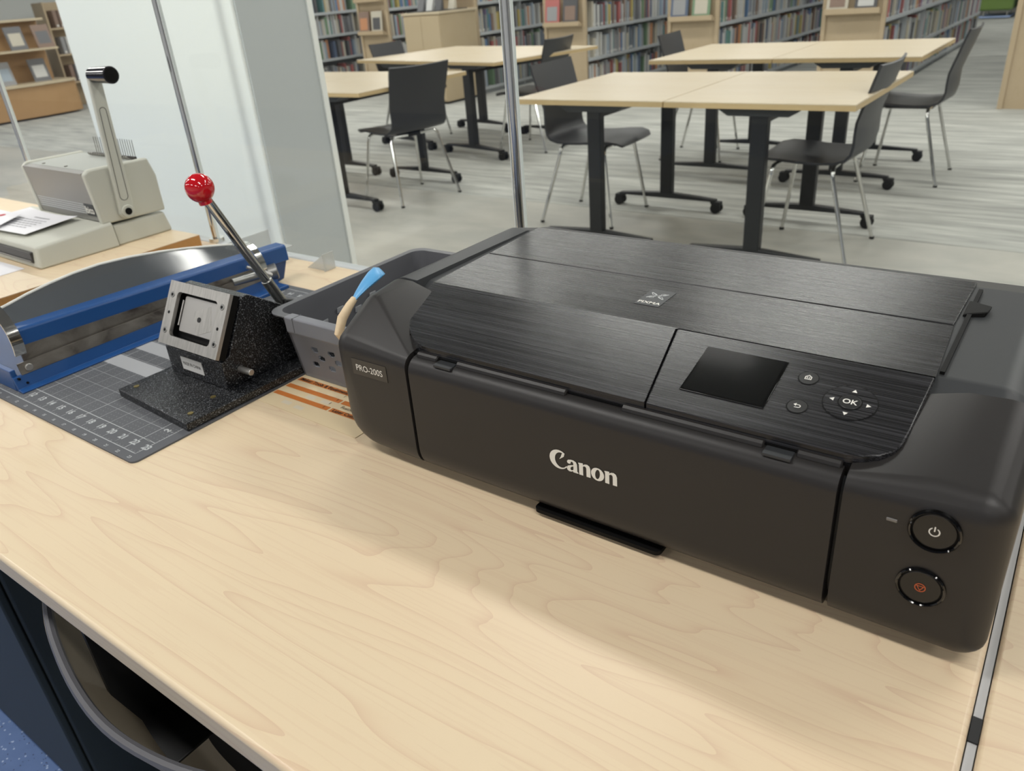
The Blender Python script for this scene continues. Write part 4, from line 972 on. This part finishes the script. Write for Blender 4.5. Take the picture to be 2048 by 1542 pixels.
def make_chair(shell_mat='black_shell'):
    e = empty('side_chair', (0, 0, 0), 'x', 'chair', 'black shell chairs at the library tables')
    shell_mesh().build('seat_shell', shell_mat, e, angle=60)
    for sx, sy in ((1, 1), (1, -1), (-1, 1), (-1, -1)):
        bx_ = 0.135 if sx > 0 else -0.115; fx = 0.205 if sx > 0 else -0.235
        B().tube([(bx_, sy * 0.05, 0.417), (bx_ + sx * 0.004, sy * 0.155, 0.419), (bx_ + sx * 0.006, sy * 0.172, 0.415), (bx_ + sx * 0.008, sy * 0.182, 0.400), (bx_ + sx * 0.012, sy * 0.187, 0.375), (fx, sy * 0.235, 0.006)], 0.0095, 10).build('leg', 'chrome', e)
        B().cyl((fx, sy * 0.2345, 0.0), (fx, sy * 0.2345, 0.012), 0.0115, 10).build('foot_cap', 'rubber', e)
    B().box(-0.125, 0.145, -0.05, 0.05, 0.405, 0.428).build('seat_mount', 'frame_black', e, bevel=0.004)
    return e
chair0 = make_chair(); first = True
def place_chair(x, y, rz, label):
    global first
    o = chair0 if first else copy_tree(chair0); first = False
    o.location = (x, y, 0.0); o.rotation_euler = (0, 0, rz); o['label'] = label
place_chair(-1.02, 3.74, PI, 'black shell chair at the right end of the nearest double table')
place_chair(-0.935, 5.31, PI, 'black shell chair at the right end of the farther double table, nearest the aisle')
place_chair(-2.27, 3.88, 0.05, 'black shell chair tucked under the left side of the nearest double table')
place_chair(-3.72, 3.86, PI - 0.22, 'black shell chair left of the chrome post, pushed against the far-left table')
place_chair(-2.36, 5.58, 0.1, 'black shell chair at the left end of the farther double table')
place_chair(-3.83, 5.55, PI + 0.05, 'black shell chair at the right end of the back-left table')
place_chair(-5.22, 5.62, 0.05, 'black shell chair at the left end of the back-left table, before the maple cabinet')
# chair pulled under the near desk
cn = empty('desk_chair', (-0.60, 0.33, 0), 'taupe curved shell chair tucked under the front edge of the desk', 'chair')
top_ = [(-0.865, 0.245), (-0.830, 0.215), (-0.785, 0.188), (-0.717, 0.162), (-0.628, 0.141), (-0.552, 0.135), (-0.475, 0.146), (-0.415, 0.170), (-0.375, 0.205)]
def catmull(P, k=5):
    out = []; Q = [Vector(p) for p in P]; Q = [Q[0] * 2 - Q[1]] + Q + [Q[-1] * 2 - Q[-2]]
    for i in range(1, len(Q) - 2):
        for j in range(k):
            t = j / k; a, b_, c_, d_ = Q[i - 1:i + 3]
            out.append(tuple(0.5 * ((2 * b_) + (c_ - a) * t + (2 * a - 5 * b_ + 4 * c_ - d_) * t * t + (3 * b_ - a - 3 * c_ + d_) * t ** 3)))
    return out + [tuple(P[-1])]
top_ = catmull(top_)
rows = [(0.705, 0.0), (0.66, 0.018), (0.60, 0.036), (0.53, 0.050), (0.475, 0.068), (0.448, 0.105)]
vs = []; fs = []; cx_, cy_ = -0.60, 0.36; m = len(top_); n = len(rows)
for side in (0, 1):
    for (z, d) in rows:
        for (x, y) in top_:
            dv = Vector((cx_ - x, cy_ - y)); L_ = dv.length; dv.normalize(); q = Vector((x, y)) + dv * (d + 0.009 * side); vs.append((q.x, q.y, z + (0.004 * side if z < 0.5 else 0)))
o_ = m * n
for i in range(n - 1):
    for j in range(m - 1):
        a = i * m + j; fs.append((a, a + 1, a + m + 1, a + m)); fs.append((o_ + a, o_ + a + m, o_ + a + m + 1, o_ + a + 1))
ri_ = list(range(m)) + [i * m + m - 1 for i in range(1, n)] + [(n - 1) * m + j for j in range(m - 2, -1, -1)] + [i * m for i in range(n - 2, 0, -1)]
for a, c_ in zip(ri_, ri_[1:] + ri_[:1]): fs.append((a, c_, c_ + o_, a + o_))
bk_ = B().add(vs, fs).build('backrest', 'taupe_shell', cn, angle=60)
B().tube([(x + 0.0045 * (cx_ - x) / 0.25, y + 0.0045, 0.7052) for x, y in top_], 0.0048, 8).build('edge_trim', 'shell_edge', bk_)
B().hull([(x, y, z, 0.03, 0.03, 0.006) for x in (-0.77, -0.43) for y in (0.27, 0.60) for z in (0.448,)]).build('seat', 'black_shell', cn)
B().tube([(-0.44, 0.26, 0.435), (-0.405, 0.245, 0.47), (-0.385, 0.225, 0.53), (-0.378, 0.21, 0.60)], 0.009, 12).build('side_tube', 'chrome', cn)
for sx in (-1, 1):
    for y, fy in ((0.29, 0.23), (0.58, 0.64)):
        B().tube([(-0.60 + sx * 0.05, y, 0.430), (-0.60 + sx * 0.15, y, 0.430), (-0.60 + sx * 0.172, y, 0.415), (-0.60 + sx * 0.18, y, 0.39), (-0.60 + sx * 0.215, fy, 0.006)], 0.0095, 10).build('leg', 'chrome', cn)
        B().cyl((-0.60 + sx * 0.2145, fy, 0.0), (-0.60 + sx * 0.2145, fy, 0.012), 0.0115, 10).build('foot_cap', 'rubber', cn)
B().box(-0.66, -0.58, 0.175, 0.32, 0.60, 0.603).build('under_tray', 'frame_black', desk, bevel=0.001)
B().box(-0.66, -0.655, 0.175, 0.32, 0.6031, D - 0.0262).build('tray_bracket', 'frame_black', desk, smooth=False)

# ------------------------------------------------------------------ library tables on castor T legs (long side along y)
def make_table():
    e = empty('library_table', (0, 0, 0), 'x', 'table', 'maple topped castor tables of the library')
    hx, hy = 0.3965, 0.505
    B().box(-hx, hx, -hy, hy, 0.711, 0.735).build('table_top', 'table_wood', e, bevel=0.002)
    b = B(); b.box(-hx - 0.0004, hx + 0.0004, -hy - 0.0004, hy + 0.0004, 0.7095, 0.7300); b.build('edge_band', 'edge_wood', e, smooth=False)
    for sy in (-1, 1):
        yc = sy * 0.40
        B().hull([(x, y, z) for z, a in ((0.7093, 0.19), (0.672, 0.13)) for x in (-a, a) for y in (yc - 0.05, yc + 0.05)]).build('bracket', 'bracket_grey', e, bevel=0.004)
        lg = B().box(-0.036, 0.036, yc - 0.022, yc + 0.022, 0.088, 0.6715).build('leg', 'table_black', e, bevel=0.004)
        B().hull([(x, y, z) for x, y, z in ((-0.30, yc - 0.022, 0.066), (-0.30, yc + 0.022, 0.066), (0.30, yc - 0.022, 0.066), (0.30, yc + 0.022, 0.066), (-0.30, yc - 0.018, 0.078), (-0.30, yc + 0.018, 0.078), (0.30, yc - 0.018, 0.078), (0.30, yc + 0.018, 0.078), (-0.05, yc - 0.02, 0.094), (0.05, yc - 0.02, 0.094), (0.05, yc + 0.02, 0.094), (-0.05, yc + 0.02, 0.094))]).build('foot_bar', 'table_black', e, bevel=0.002)
        for sx in (-1, 1):
            cs = B().hull([(sx * 0.27, yc - 0.022, 0.0655), (sx * 0.33, yc - 0.022, 0.0655), (sx * 0.27, yc + 0.022, 0.0655), (sx * 0.33, yc + 0.022, 0.0655), (sx * 0.285, yc - 0.026, 0.045), (sx * 0.285, yc + 0.026, 0.045), (sx * 0.33, yc + 0.026, 0.045), (sx * 0.33, yc - 0.026, 0.045)]).build('castor', 'rubber', e, bevel=0.003)
            for w_ in (-0.018, 0.018): B().cyl((sx * 0.305, yc + w_ - 0.009, 0.031), (sx * 0.305, yc + w_ + 0.009, 0.031), 0.029, 20).build('wheel', 'rubber', cs, bevel=0.003)
    B().box(-0.03, 0.03, -0.40, 0.40, 0.640, 0.668).build('cross_beam', 'table_black', e, bevel=0.003)
    return e
table0 = make_table(); tfirst = True
def place_table(x, y, rz, label, s=1.0):
    global tfirst
    o = table0 if tfirst else copy_tree(table0); tfirst = False
    o.location = (x, y, 0.0); o.rotation_euler = (0, 0, rz); o['label'] = label; o.scale = (s, s, 1)
place_table(-1.957, 3.745, 0, 'left half of the nearest double maple table')
place_table(-1.157, 3.745, 0, 'right half of the nearest double maple table')
place_table(-2.035, 5.35, 0, 'left half of the farther double maple table')
place_table(-1.235, 5.35, 0, 'right half of the farther double maple table')
ca, sa = math.cos(math.radians(-11)), math.sin(math.radians(-11))
place_table(-4.47 - 0.457 * ca, 5.60 - 0.457 * sa, math.radians(-11), 'left half of the back-left table before the maple cabinet', 1.14)
place_table(-4.47 + 0.457 * ca, 5.60 + 0.457 * sa, math.radians(-11), 'right half of the back-left table, behind the chrome post', 1.14)
place_table(-3.95, 3.86, 0, 'brightly lit table top at far left beside the column')
place_table(-4.75, 3.86, 0, 'table hidden mostly behind the column at far left')

# ------------------------------------------------------------------ book ranges
SPINES = {'dark red': '8E3030', 'bright red': 'C04A44', 'navy blue': '2F4468', 'blue': '3F6EA8', 'pale blue': '9DB3C8', 'white': 'DCDCD8', 'cream': 'D5CBB2', 'grey': '8E8F92',
          'dark grey': '4A4B50', 'black': '26262A', 'green': '5E8A5C', 'teal': '3E8280', 'yellow': 'D2B64C', 'orange': 'D07A40', 'brown': '7A5844', 'purple': '6E5A8A'}
cw = ['dark red', 'bright red', 'navy blue', 'blue', 'pale blue', 'pale blue', 'white', 'white', 'white', 'white', 'white', 'cream', 'cream', 'cream', 'grey', 'grey', 'grey', 'grey', 'dark grey', 'dark grey', 'black', 'green', 'teal', 'yellow', 'orange', 'brown', 'purple']
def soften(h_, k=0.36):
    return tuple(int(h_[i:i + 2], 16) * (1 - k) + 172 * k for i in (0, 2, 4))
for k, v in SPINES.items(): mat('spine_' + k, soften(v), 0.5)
mat('page_block', 'DED8C8', 0.8)
mat('spine_label', 'E4E2DC', 0.6)
BOOKM = {}
def book_mesh(c):
    """unit book: spine towards +x, thickness along y, height along z, origin at the bottom centre of the spine"""
    if c in BOOKM: return BOOKM[c]
    b = B()
    b.m(0); b.box(-1, -0.03, 0.38, 0.5, 0, 1); b.box(-1, -0.03, -0.5, -0.38, 0, 1)
    b.add([(-0.03, -0.5, 0), (0, -0.3, 0), (0, 0.3, 0), (-0.03, 0.5, 0), (-0.03, -0.5, 1), (0, -0.3, 1), (0, 0.3, 1), (-0.03, 0.5, 1)], [(0, 1, 5, 4), (1, 2, 6, 5), (2, 3, 7, 6), (0, 3, 2, 1), (4, 5, 6, 7), (3, 0, 4, 7)])
    b.m(1); b.box(-0.97, -0.031, -0.379, 0.379, 0.02, 0.975)
    b.m(2); b.add([(0.002, -0.29, 0.06), (0.002, 0.29, 0.06), (0.002, 0.29, 0.17), (0.002, -0.29, 0.17)], [(0, 1, 2, 3)])
    me = bpy.data.meshes.new('book'); me.from_pydata(b.v, [], b.f)
    for n_ in ('spine_' + c, 'page_block', 'spine_label'): me.materials.append(MAT[n_])
    for p, i in zip(me.polygons, b.mi): p.material_index = i
    BOOKM[c] = me; return me
ORD = ['first', 'second', 'third', 'fourth', 'fifth', 'sixth', 'seventh', 'eighth', 'ninth', 'tenth', 'eleventh', 'twelfth', '13th', '14th', '15th', '16th', '17th', '18th', '19th', '20th']
def ordn(i): return ORD[i] if i < 20 else '%d%s' % (i + 1, {1: 'st', 2: 'nd', 3: 'rd'}.get((i + 1) % 10 if (i + 1) % 100 not in (11, 12, 13) else 0, 'th'))
RANGES = [  # right x, y0, y1, description, shelf levels shown with single books, last y of single books
    (-1.79, 8.3, 14.3, 'rightmost bookcase', [0.36, 0.70], 10.6, 'the rightmost bookcase'),
    (-3.38, 8.3, 12.4, 'bookcase behind the farther double table', [0.39, 0.72], 9.9, 'bookcase behind the farther table'),
    (-4.95, 8.3, 11.2, 'bookcase behind the nearest double table', [0.08, 0.40, 0.72], 10.3, 'bookcase behind the nearest table'),
    (-6.50, 8.3, 10.6, 'bookcase behind the chrome post', [0.40, 0.72], 9.8, 'bookcase behind the chrome post'),
    (-8.00, 8.3, 10.4, 'bookcase behind the book cabinet', [0.72], 9.4, 'bookcase behind the maple cabinet'),
    (-9.50, 8.3, 10.4, 'bookcase beside the white column', [0.44, 0.76], 9.35, 'bookcase beside the white column')]
ALLZ = [0.08, None, None, 1.06]
singles = []; rest = []
for ri, (xr_, y0, y1, desc, zs_, ylast, _) in enumerate(RANGES):
    rg = empty('bookcase', (xr_ - 0.28, y0, 0), 'tall double-sided grey steel bookcase with oak end panel, the ' + (desc if 'bookcase' != desc.split()[0] else desc.replace('bookcase', 'one')), 'bookcase', 'rows of library bookcases')
    levels_ = sorted(set([0.08] + zs_ + [0.40 if 0.40 not in zs_ and not any(abs(z - 0.4) < 0.06 for z in zs_) else zs_[0], 1.06]))
    B().box(xr_ - 0.29, xr_ - 0.27, y0 + 0.03, y1, 0.02, 1.42).build('back_panel', 'shelf_back', rg, smooth=False)
    for z in levels_ + [1.42]:
        B().box(xr_ - 0.268, xr_ - 0.003, y0 + 0.032, y1 - 0.005, z - 0.018, z - 0.001).build('shelf', 'shelf_grey', rg, smooth=False)
        B().box(xr_ - 0.0029, xr_ + 0.004, y0 + 0.032, y1 - 0.005, z - 0.030, z + 0.006).build('shelf_lip', 'shelf_grey', rg, smooth=False)
        B().box(xr_ - 0.56, xr_ - 0.292, y0 + 0.032, y1 - 0.005, z - 0.018, z - 0.001).build('shelf', 'shelf_grey', rg, smooth=False)
    ny = int((y1 - y0) / 0.92) + 1
    for k in range(ny + 1):
        yy = min(y0 + 0.034 + k * 0.92, y1 - 0.02)
        B().box(xr_ - 0.30, xr_ - 0.262, yy - 0.012, yy + 0.012, 0.0, 1.45).build('upright', 'shelf_grey', rg, smooth=False)
        if k: B().box(xr_ - 0.26, xr_ - 0.006, yy - 0.003, yy + 0.003, 0.0, 1.40).build('divider', 'shelf_grey', rg, smooth=False)
    B().box(xr_ - 0.55, xr_ - 0.02, y0 + 0.04, y1 - 0.01, 0.0, 0.0605).build('plinth', 'shelf_back', rg, smooth=False)
    # oak end panel: frame, recessed panel, display ledge
    pn = B().box(xr_ - 0.565, xr_ + 0.0, y0 + 0.006, y0 + 0.028, 0.0, 1.55).build('end_panel', 'oak', rg, bevel=0.002)
    for (a, c_) in ((xr_ - 0.565, xr_ - 0.525), (xr_ - 0.04, xr_)): B().box(a, c_, y0 - 0.012, y0 + 0.0058, 0.0, 1.55).build('stile', 'oak', pn, bevel=0.002)
    for z in (0.77, 1.17): B().hull([(x, y, z + h) for x in (xr_ - 0.5245, xr_ - 0.0405) for (y, h) in ((y0 + 0.0055, -0.03), (y0 + 0.0055, 0.0), (y0 - 0.085, 0.0), (y0 - 0.085, 0.035), (y0 - 0.095, 0.035), (y0 - 0.097, -0.012))]).build('display_ledge', 'oak', pn, bevel=0.002)
    for z in levels_[:-1] + [1.06]:
        y = y0 + 0.05; idx = 0; hmax = 0.285
        while y < y1 - 0.06:
            if (y - y0 - 0.034) % 0.92 > 0.90 : y += 0.035
            if R.random() < 0.055: y += R.uniform(0.05, 0.14)
            th = R.choice([0.018, 0.022, 0.026, 0.03, 0.036, 0.045]); h = R.uniform(0.19, 0.275); dpt = R.uniform(0.15, 0.21)
            if y + th > y1 - 0.05: break
            item = (ri, z, y + th / 2, th * 0.94, h, dpt, R.choice(cw), R.uniform(-0.03, 0.0), idx)
            if z in zs_ and y < ylast: singles.append(item)
            else: rest.append(item)
            idx += 1; y += th
singles.sort(key=lambda t: (RANGES[t[0]][0] ** 2 + t[2] ** 2) - (0 if t[1] > 0.2 else -60))
rest += singles[296:]; singles = singles[:296]
for (ri, z, y, th, h, dpt, c_, dx, idx) in singles:
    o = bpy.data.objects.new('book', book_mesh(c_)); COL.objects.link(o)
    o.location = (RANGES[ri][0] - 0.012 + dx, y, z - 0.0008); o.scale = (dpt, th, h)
    lv = {0: 'low', 1: 'lower', 2: 'upper'}[0 if z < 0.2 else 1 if z < 0.6 else 2]
    tag(o, '%s %s book, %s on %s shelf of %s' % ('tall' if h > 0.245 else 'short', c_, ordn(idx), lv, RANGES[ri][6]), 'book', 'books on the library shelves')
rb_ = B(); cols = list(SPINES.keys()); mats = ['spine_' + k for k in cols] + ['page_block']
for (ri, z, y, th, h, dpt, c_, dx, idx) in rest:
    x = RANGES[ri][0] - 0.012 + dx
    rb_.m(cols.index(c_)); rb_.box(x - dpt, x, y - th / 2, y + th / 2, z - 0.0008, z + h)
    rb_.m(len(cols)); rb_.box(x - dpt * 0.97, x - 0.006, y - th * 0.38, y + th * 0.38, z + h * 0.9, z + h + 0.0008)
tag(rb_.build('book_row', mats, None, smooth=False), 'remaining rows of small distant books on the library shelves', 'books', None, 'stuff')
# face-out books on the end-panel ledges and the shelves
def faceout(x, y, z, w, h, c1, c2, label, rz=0.0, lean=0.10):
    e = empty('display_book', (0, 0, 0), label, 'book', 'face-out books on display')
    B().hull([(-w / 2, 0, 0), (w / 2, 0, 0), (-w / 2, 0.02, 0), (w / 2, 0.02, 0), (-w / 2, lean * h, h), (w / 2, lean * h, h), (-w / 2, 0.02 + lean * h, h), (w / 2, 0.02 + lean * h, h)]).build('cover', c1, e, smooth=False)
    B().add([(-w * 0.36, lean * h * 0.18 - 0.002, h * 0.18), (w * 0.36, lean * h * 0.18 - 0.002, h * 0.18), (w * 0.36, lean * h * 0.72 - 0.002, h * 0.72), (-w * 0.36, lean * h * 0.72 - 0.002, h * 0.72)], [(0, 1, 2, 3)]).build('cover_picture', c2, e, smooth=False)
    e.location = (x, y, z); e.rotation_euler = (0, 0, rz); return e
for k, (xr_, c1, c2, w, nm) in enumerate([(-1.62, 'spine_orange', 'spine_cream', 0.0, ''), ]): pass
LZ = 0.7705
dz = [(-1.79 - 0.42, 'spine_cream', 'spine_brown', 'tan face-out book, left one on the end panel of the rightmost bookcase'),
      (-1.79 - 0.17, 'spine_black', 'spine_white', 'dark face-out book with large white letters on the end panel of the rightmost bookcase'),
      (-3.38 - 0.41, 'spine_navy blue', 'spine_grey', 'navy face-out book, left one on the end panel left of the farther table'),
      (-3.38 - 0.17, 'spine_green', 'spine_cream', 'green and cream face-out book beside the navy one'),
      (-4.95 - 0.41, 'spine_bright red', 'spine_grey', 'red face-out book on the end panel behind the nearest chair backs'),
      (-4.95 - 0.17, 'spine_black', 'spine_brown', 'black face-out book beside the red one on the end panel'),
      (-8.0 - 0.41, 'spine_brown', 'spine_orange', 'brown face-out book, left one on the end panel near the column'),
      (-8.0 - 0.17, 'spine_cream', 'spine_black', 'cream face-out book, right one on the end panel near the column')]
for x, c1, c2, lb in dz: faceout(x, 8.3 - 0.078, LZ, 0.19, 0.27, c1, c2, lb, 0, 0.12)

# ------------------------------------------------------------------ maple cabinet at the end of a range
cb = empty('cabinet', (-6.68, 7.85, 0), 'plain maple cabinet with small black items on top, left of the chrome post', 'cabinet')
B().box(-6.98, -6.42, 7.50, 8.18, 0.03, 0.985).build('body', 'maple_cabinet', cb, bevel=0.003)
B().box(-7.0, -6.40, 7.485, 8.19, 0.986, 1.012).build('top', 'table_wood', cb, bevel=0.003)
B().box(-6.975, -6.705, 7.482, 7.4995, 0.05, 0.97).build('door', 'maple_cabinet', cb, bevel=0.003)
B().box(-6.70, -6.425, 7.482, 7.4995, 0.05, 0.97).build('door', 'maple_cabinet', cb, bevel=0.003)
B().box(-6.96, -6.44, 7.52, 8.17, 0.0, 0.0295).build('plinth', 'frame_black', cb, smooth=False)
it = empty('item_tray', (-6.75, 7.8, 1.012), 'low black tray on top of the maple cabinet', 'tray')
B().box(-6.97, -6.48, 7.55, 8.1, 1.0125, 1.022).build('base', 'frame_black', it, bevel=0.003)
B().box(-6.97, -6.96, 7.55, 8.1, 1.0222, 1.05).build('side', 'frame_black', it, smooth=False)
for k, (x, y, c_) in enumerate([(-6.86, 7.70, 'spine_dark grey'), (-6.74, 7.72, 'spine_white'), (-6.62, 7.74, 'spine_black'), (-6.55, 7.9, 'spine_cream')]):
    e = empty('leaflet_holder', (x, y, 1.0222), ('dark grey', 'white', 'black', 'cream')[k] + ' leaflet holder standing on the black tray of the cabinet', 'holder', 'leaflet holders on the cabinet')
    B().hull([(x - 0.045, y - 0.03, 1.0223), (x + 0.045, y - 0.03, 1.0223), (x - 0.045, y + 0.03, 1.0223), (x + 0.045, y + 0.03, 1.0223), (x - 0.045, y + 0.025, 1.17), (x + 0.045, y + 0.025, 1.17), (x - 0.045, y + 0.04, 1.17), (x + 0.045, y + 0.04, 1.17)]).build('holder_body', c_, e, smooth=False)
# end panel of the range at the right edge
rp = empty('bookcase', (-0.45, 8.0, 0), 'oak end panel of the bookcase at the right edge beyond the aisle', 'bookcase', 'rows of library bookcases')
B().box(-0.733, -0.15, 7.9, 7.925, 0.0, 1.55).build('end_panel', 'oak', rp, bevel=0.003)
B().box(-0.70, -0.18, 7.926, 12.0, 0.0, 1.42).build('back_panel', 'shelf_back', rp, smooth=False)
B().box(-0.733, -0.693, 7.885, 7.8995, 0.0, 1.55).build('stile', 'oak', rp, bevel=0.002)

# ------------------------------------------------------------------ far left display shelving, facing +x
ds = empty('display_shelving', (-12.9, 4.6, 0), 'wooden display shelving with face-out books seen through the glass at far left', 'shelving')
def curve_base(x, z0, z1): return [(x - 0.8, 2.2), (x, 2.2), (x, 5.6)] + [(x - 0.02 - 0.15 * (1 - math.cos(k * 0.3)), 5.6 + 0.62 * math.sin(k * 0.3)) for k in range(1, 6)] + [(x - 0.8, 6.23)]
b = B(); pb_ = curve_base(-12.45, 0, 0); slab_poly(b, pb_, 0.03, 0.44); b.build('base', 'beech_display', ds, bevel=0.004)
b = B(); slab_poly(b, [(x + 0.03, y) for x, y in pb_], 0.441, 0.475); b.build('shelf', 'table_wood', ds)
B().box(-13.2, -12.93, 2.2, 6.15, 0.0, 0.0295).build('plinth', 'frame_black', ds, smooth=False)
B().box(-13.0, -12.97, 2.2, 6.1, 0.476, 1.27).build('back_panel', 'beech_display', ds, smooth=False)
b = B(); slab_poly(b, [(-12.969, 2.2), (-12.55, 2.2), (-12.55, 6.1), (-12.969, 6.1)], 0.885, 0.91); b.build('shelf', 'table_wood', ds)
b = B(); slab_poly(b, [(-13.0, 2.2), (-12.75, 2.2), (-12.75, 6.1), (-13.0, 6.1)], 1.2705, 1.30); b.build('top', 'table_wood', ds)
for y, z, c1, c2, lb in ((5.62, 0.911, 'spine_dark grey', 'spine_cream', 'dark face-out book on the upper shelf of the far left display'),
                         (6.0, 0.911, 'spine_brown', 'spine_dark grey', 'brown face-out book at the end of the upper display shelf'),
                         (5.30, 0.476, 'spine_grey', 'spine_pale blue', 'plastic-wrapped grey book at the left of the lower display shelf'),
                         (5.80, 0.476, 'spine_dark grey', 'spine_white', 'wrapped dark book at the right of the lower display shelf')):
    faceout(-12.66, y, z, 0.24, 0.30, c1, c2, lb, PI / 2, 0.25)
dt2 = empty('display_shelving', (-13.3, 7.6, 0), 'second oak shelving beyond the display, with small books', 'shelving')
B().box(-13.6, -13.55, 6.4, 9.0, 0.0, 1.5).build('back_panel', 'oak', dt2, smooth=False)
for z in (0.35, 0.75, 1.12): B().box(-13.549, -13.25, 6.4, 9.0, z, z + 0.025).build('shelf', 'oak', dt2, smooth=False)
for y in (6.4, 7.7, 9.0): B().box(-13.549, -13.24, y - 0.012, y + 0.012, 0.0, 1.5).build('upright', 'oak', dt2, smooth=False)
for k in range(12):
    y = 6.55 + 0.08 * (k % 4) + (0.55 if k % 4 > 1 else 0); z = (0.375, 0.775, 1.145)[k // 4]
    o = bpy.data.objects.new('book', book_mesh(R.choice(['grey', 'dark grey', 'white', 'brown']))); COL.objects.link(o)
    o.location = (-13.27, y, z); o.scale = (0.18, 0.06, 0.24)
    tag(o, 'small muted book, %s on the %s shelf of the oak shelving at far left' % (ORD[k % 4], ('bottom', 'middle', 'top')[k // 4]), 'book', 'books on the far left shelving')
wp = empty('display_board', (-14.6, 6.6, 0), 'tall white panel standing behind the far left display shelving', 'panel')
B().box(-14.65, -14.6, 5.0, 7.6, 0.05, 2.2).build('board', 'white_paint', wp, smooth=False)
for y in (5.2, 7.4): B().box(-14.75, -14.5, y - 0.03, y + 0.03, 0.0, 0.05).build('foot', 'shelf_grey', wp, smooth=False)

# ------------------------------------------------------------------ green lounge chair and blue seat far down the aisle
gc = empty('lounge_chair', (-2.0, 18.4, 0), 'green upholstered lounge chair far down the aisle at top right', 'armchair')
B().hull([(x, y, z, 0.04, 0.04, 0.04) for x in (-2.24, -1.78) for y in (18.05, 18.75) for z in (0.18, 0.42)]).build('seat', 'green_fabric', gc)
B().hull([(x, y, z, 0.04, 0.04, 0.04) for x in (-2.24, -1.78) for y in (18.55, 18.8) for z in (0.46, 0.85)]).build('backrest', 'green_fabric', gc)
for x in (-2.2, -1.82):
    for y in (18.1, 18.7): B().cyl((x, y, 0), (x, y, 0.145), 0.018, 8).build('leg', 'satin_chrome', gc)
B().box(-2.26, -1.76, 18.02, 18.78, 0.02, 0.045).build('runner', 'pale_blue', gc, smooth=False)
bc = empty('lounge_chair', (-1.2, 18.4, 0), 'pale blue lounge chair beside the green one at top right', 'armchair')
B().hull([(x, y, z, 0.04, 0.04, 0.04) for x in (-1.62, -1.1) for y in (18.15, 18.75) for z in (0.18, 0.42)]).build('seat', 'pale_blue', bc)
B().hull([(x, y, z, 0.04, 0.04, 0.04) for x in (-1.62, -1.1) for y in (18.55, 18.8) for z in (0.46, 0.85)]).build('backrest', 'pale_blue', bc)
for x in (-1.6, -1.14):
    for y in (18.15, 18.7): B().cyl((x, y, 0), (x, y, 0.145), 0.018, 8).build('leg', 'satin_chrome', bc)
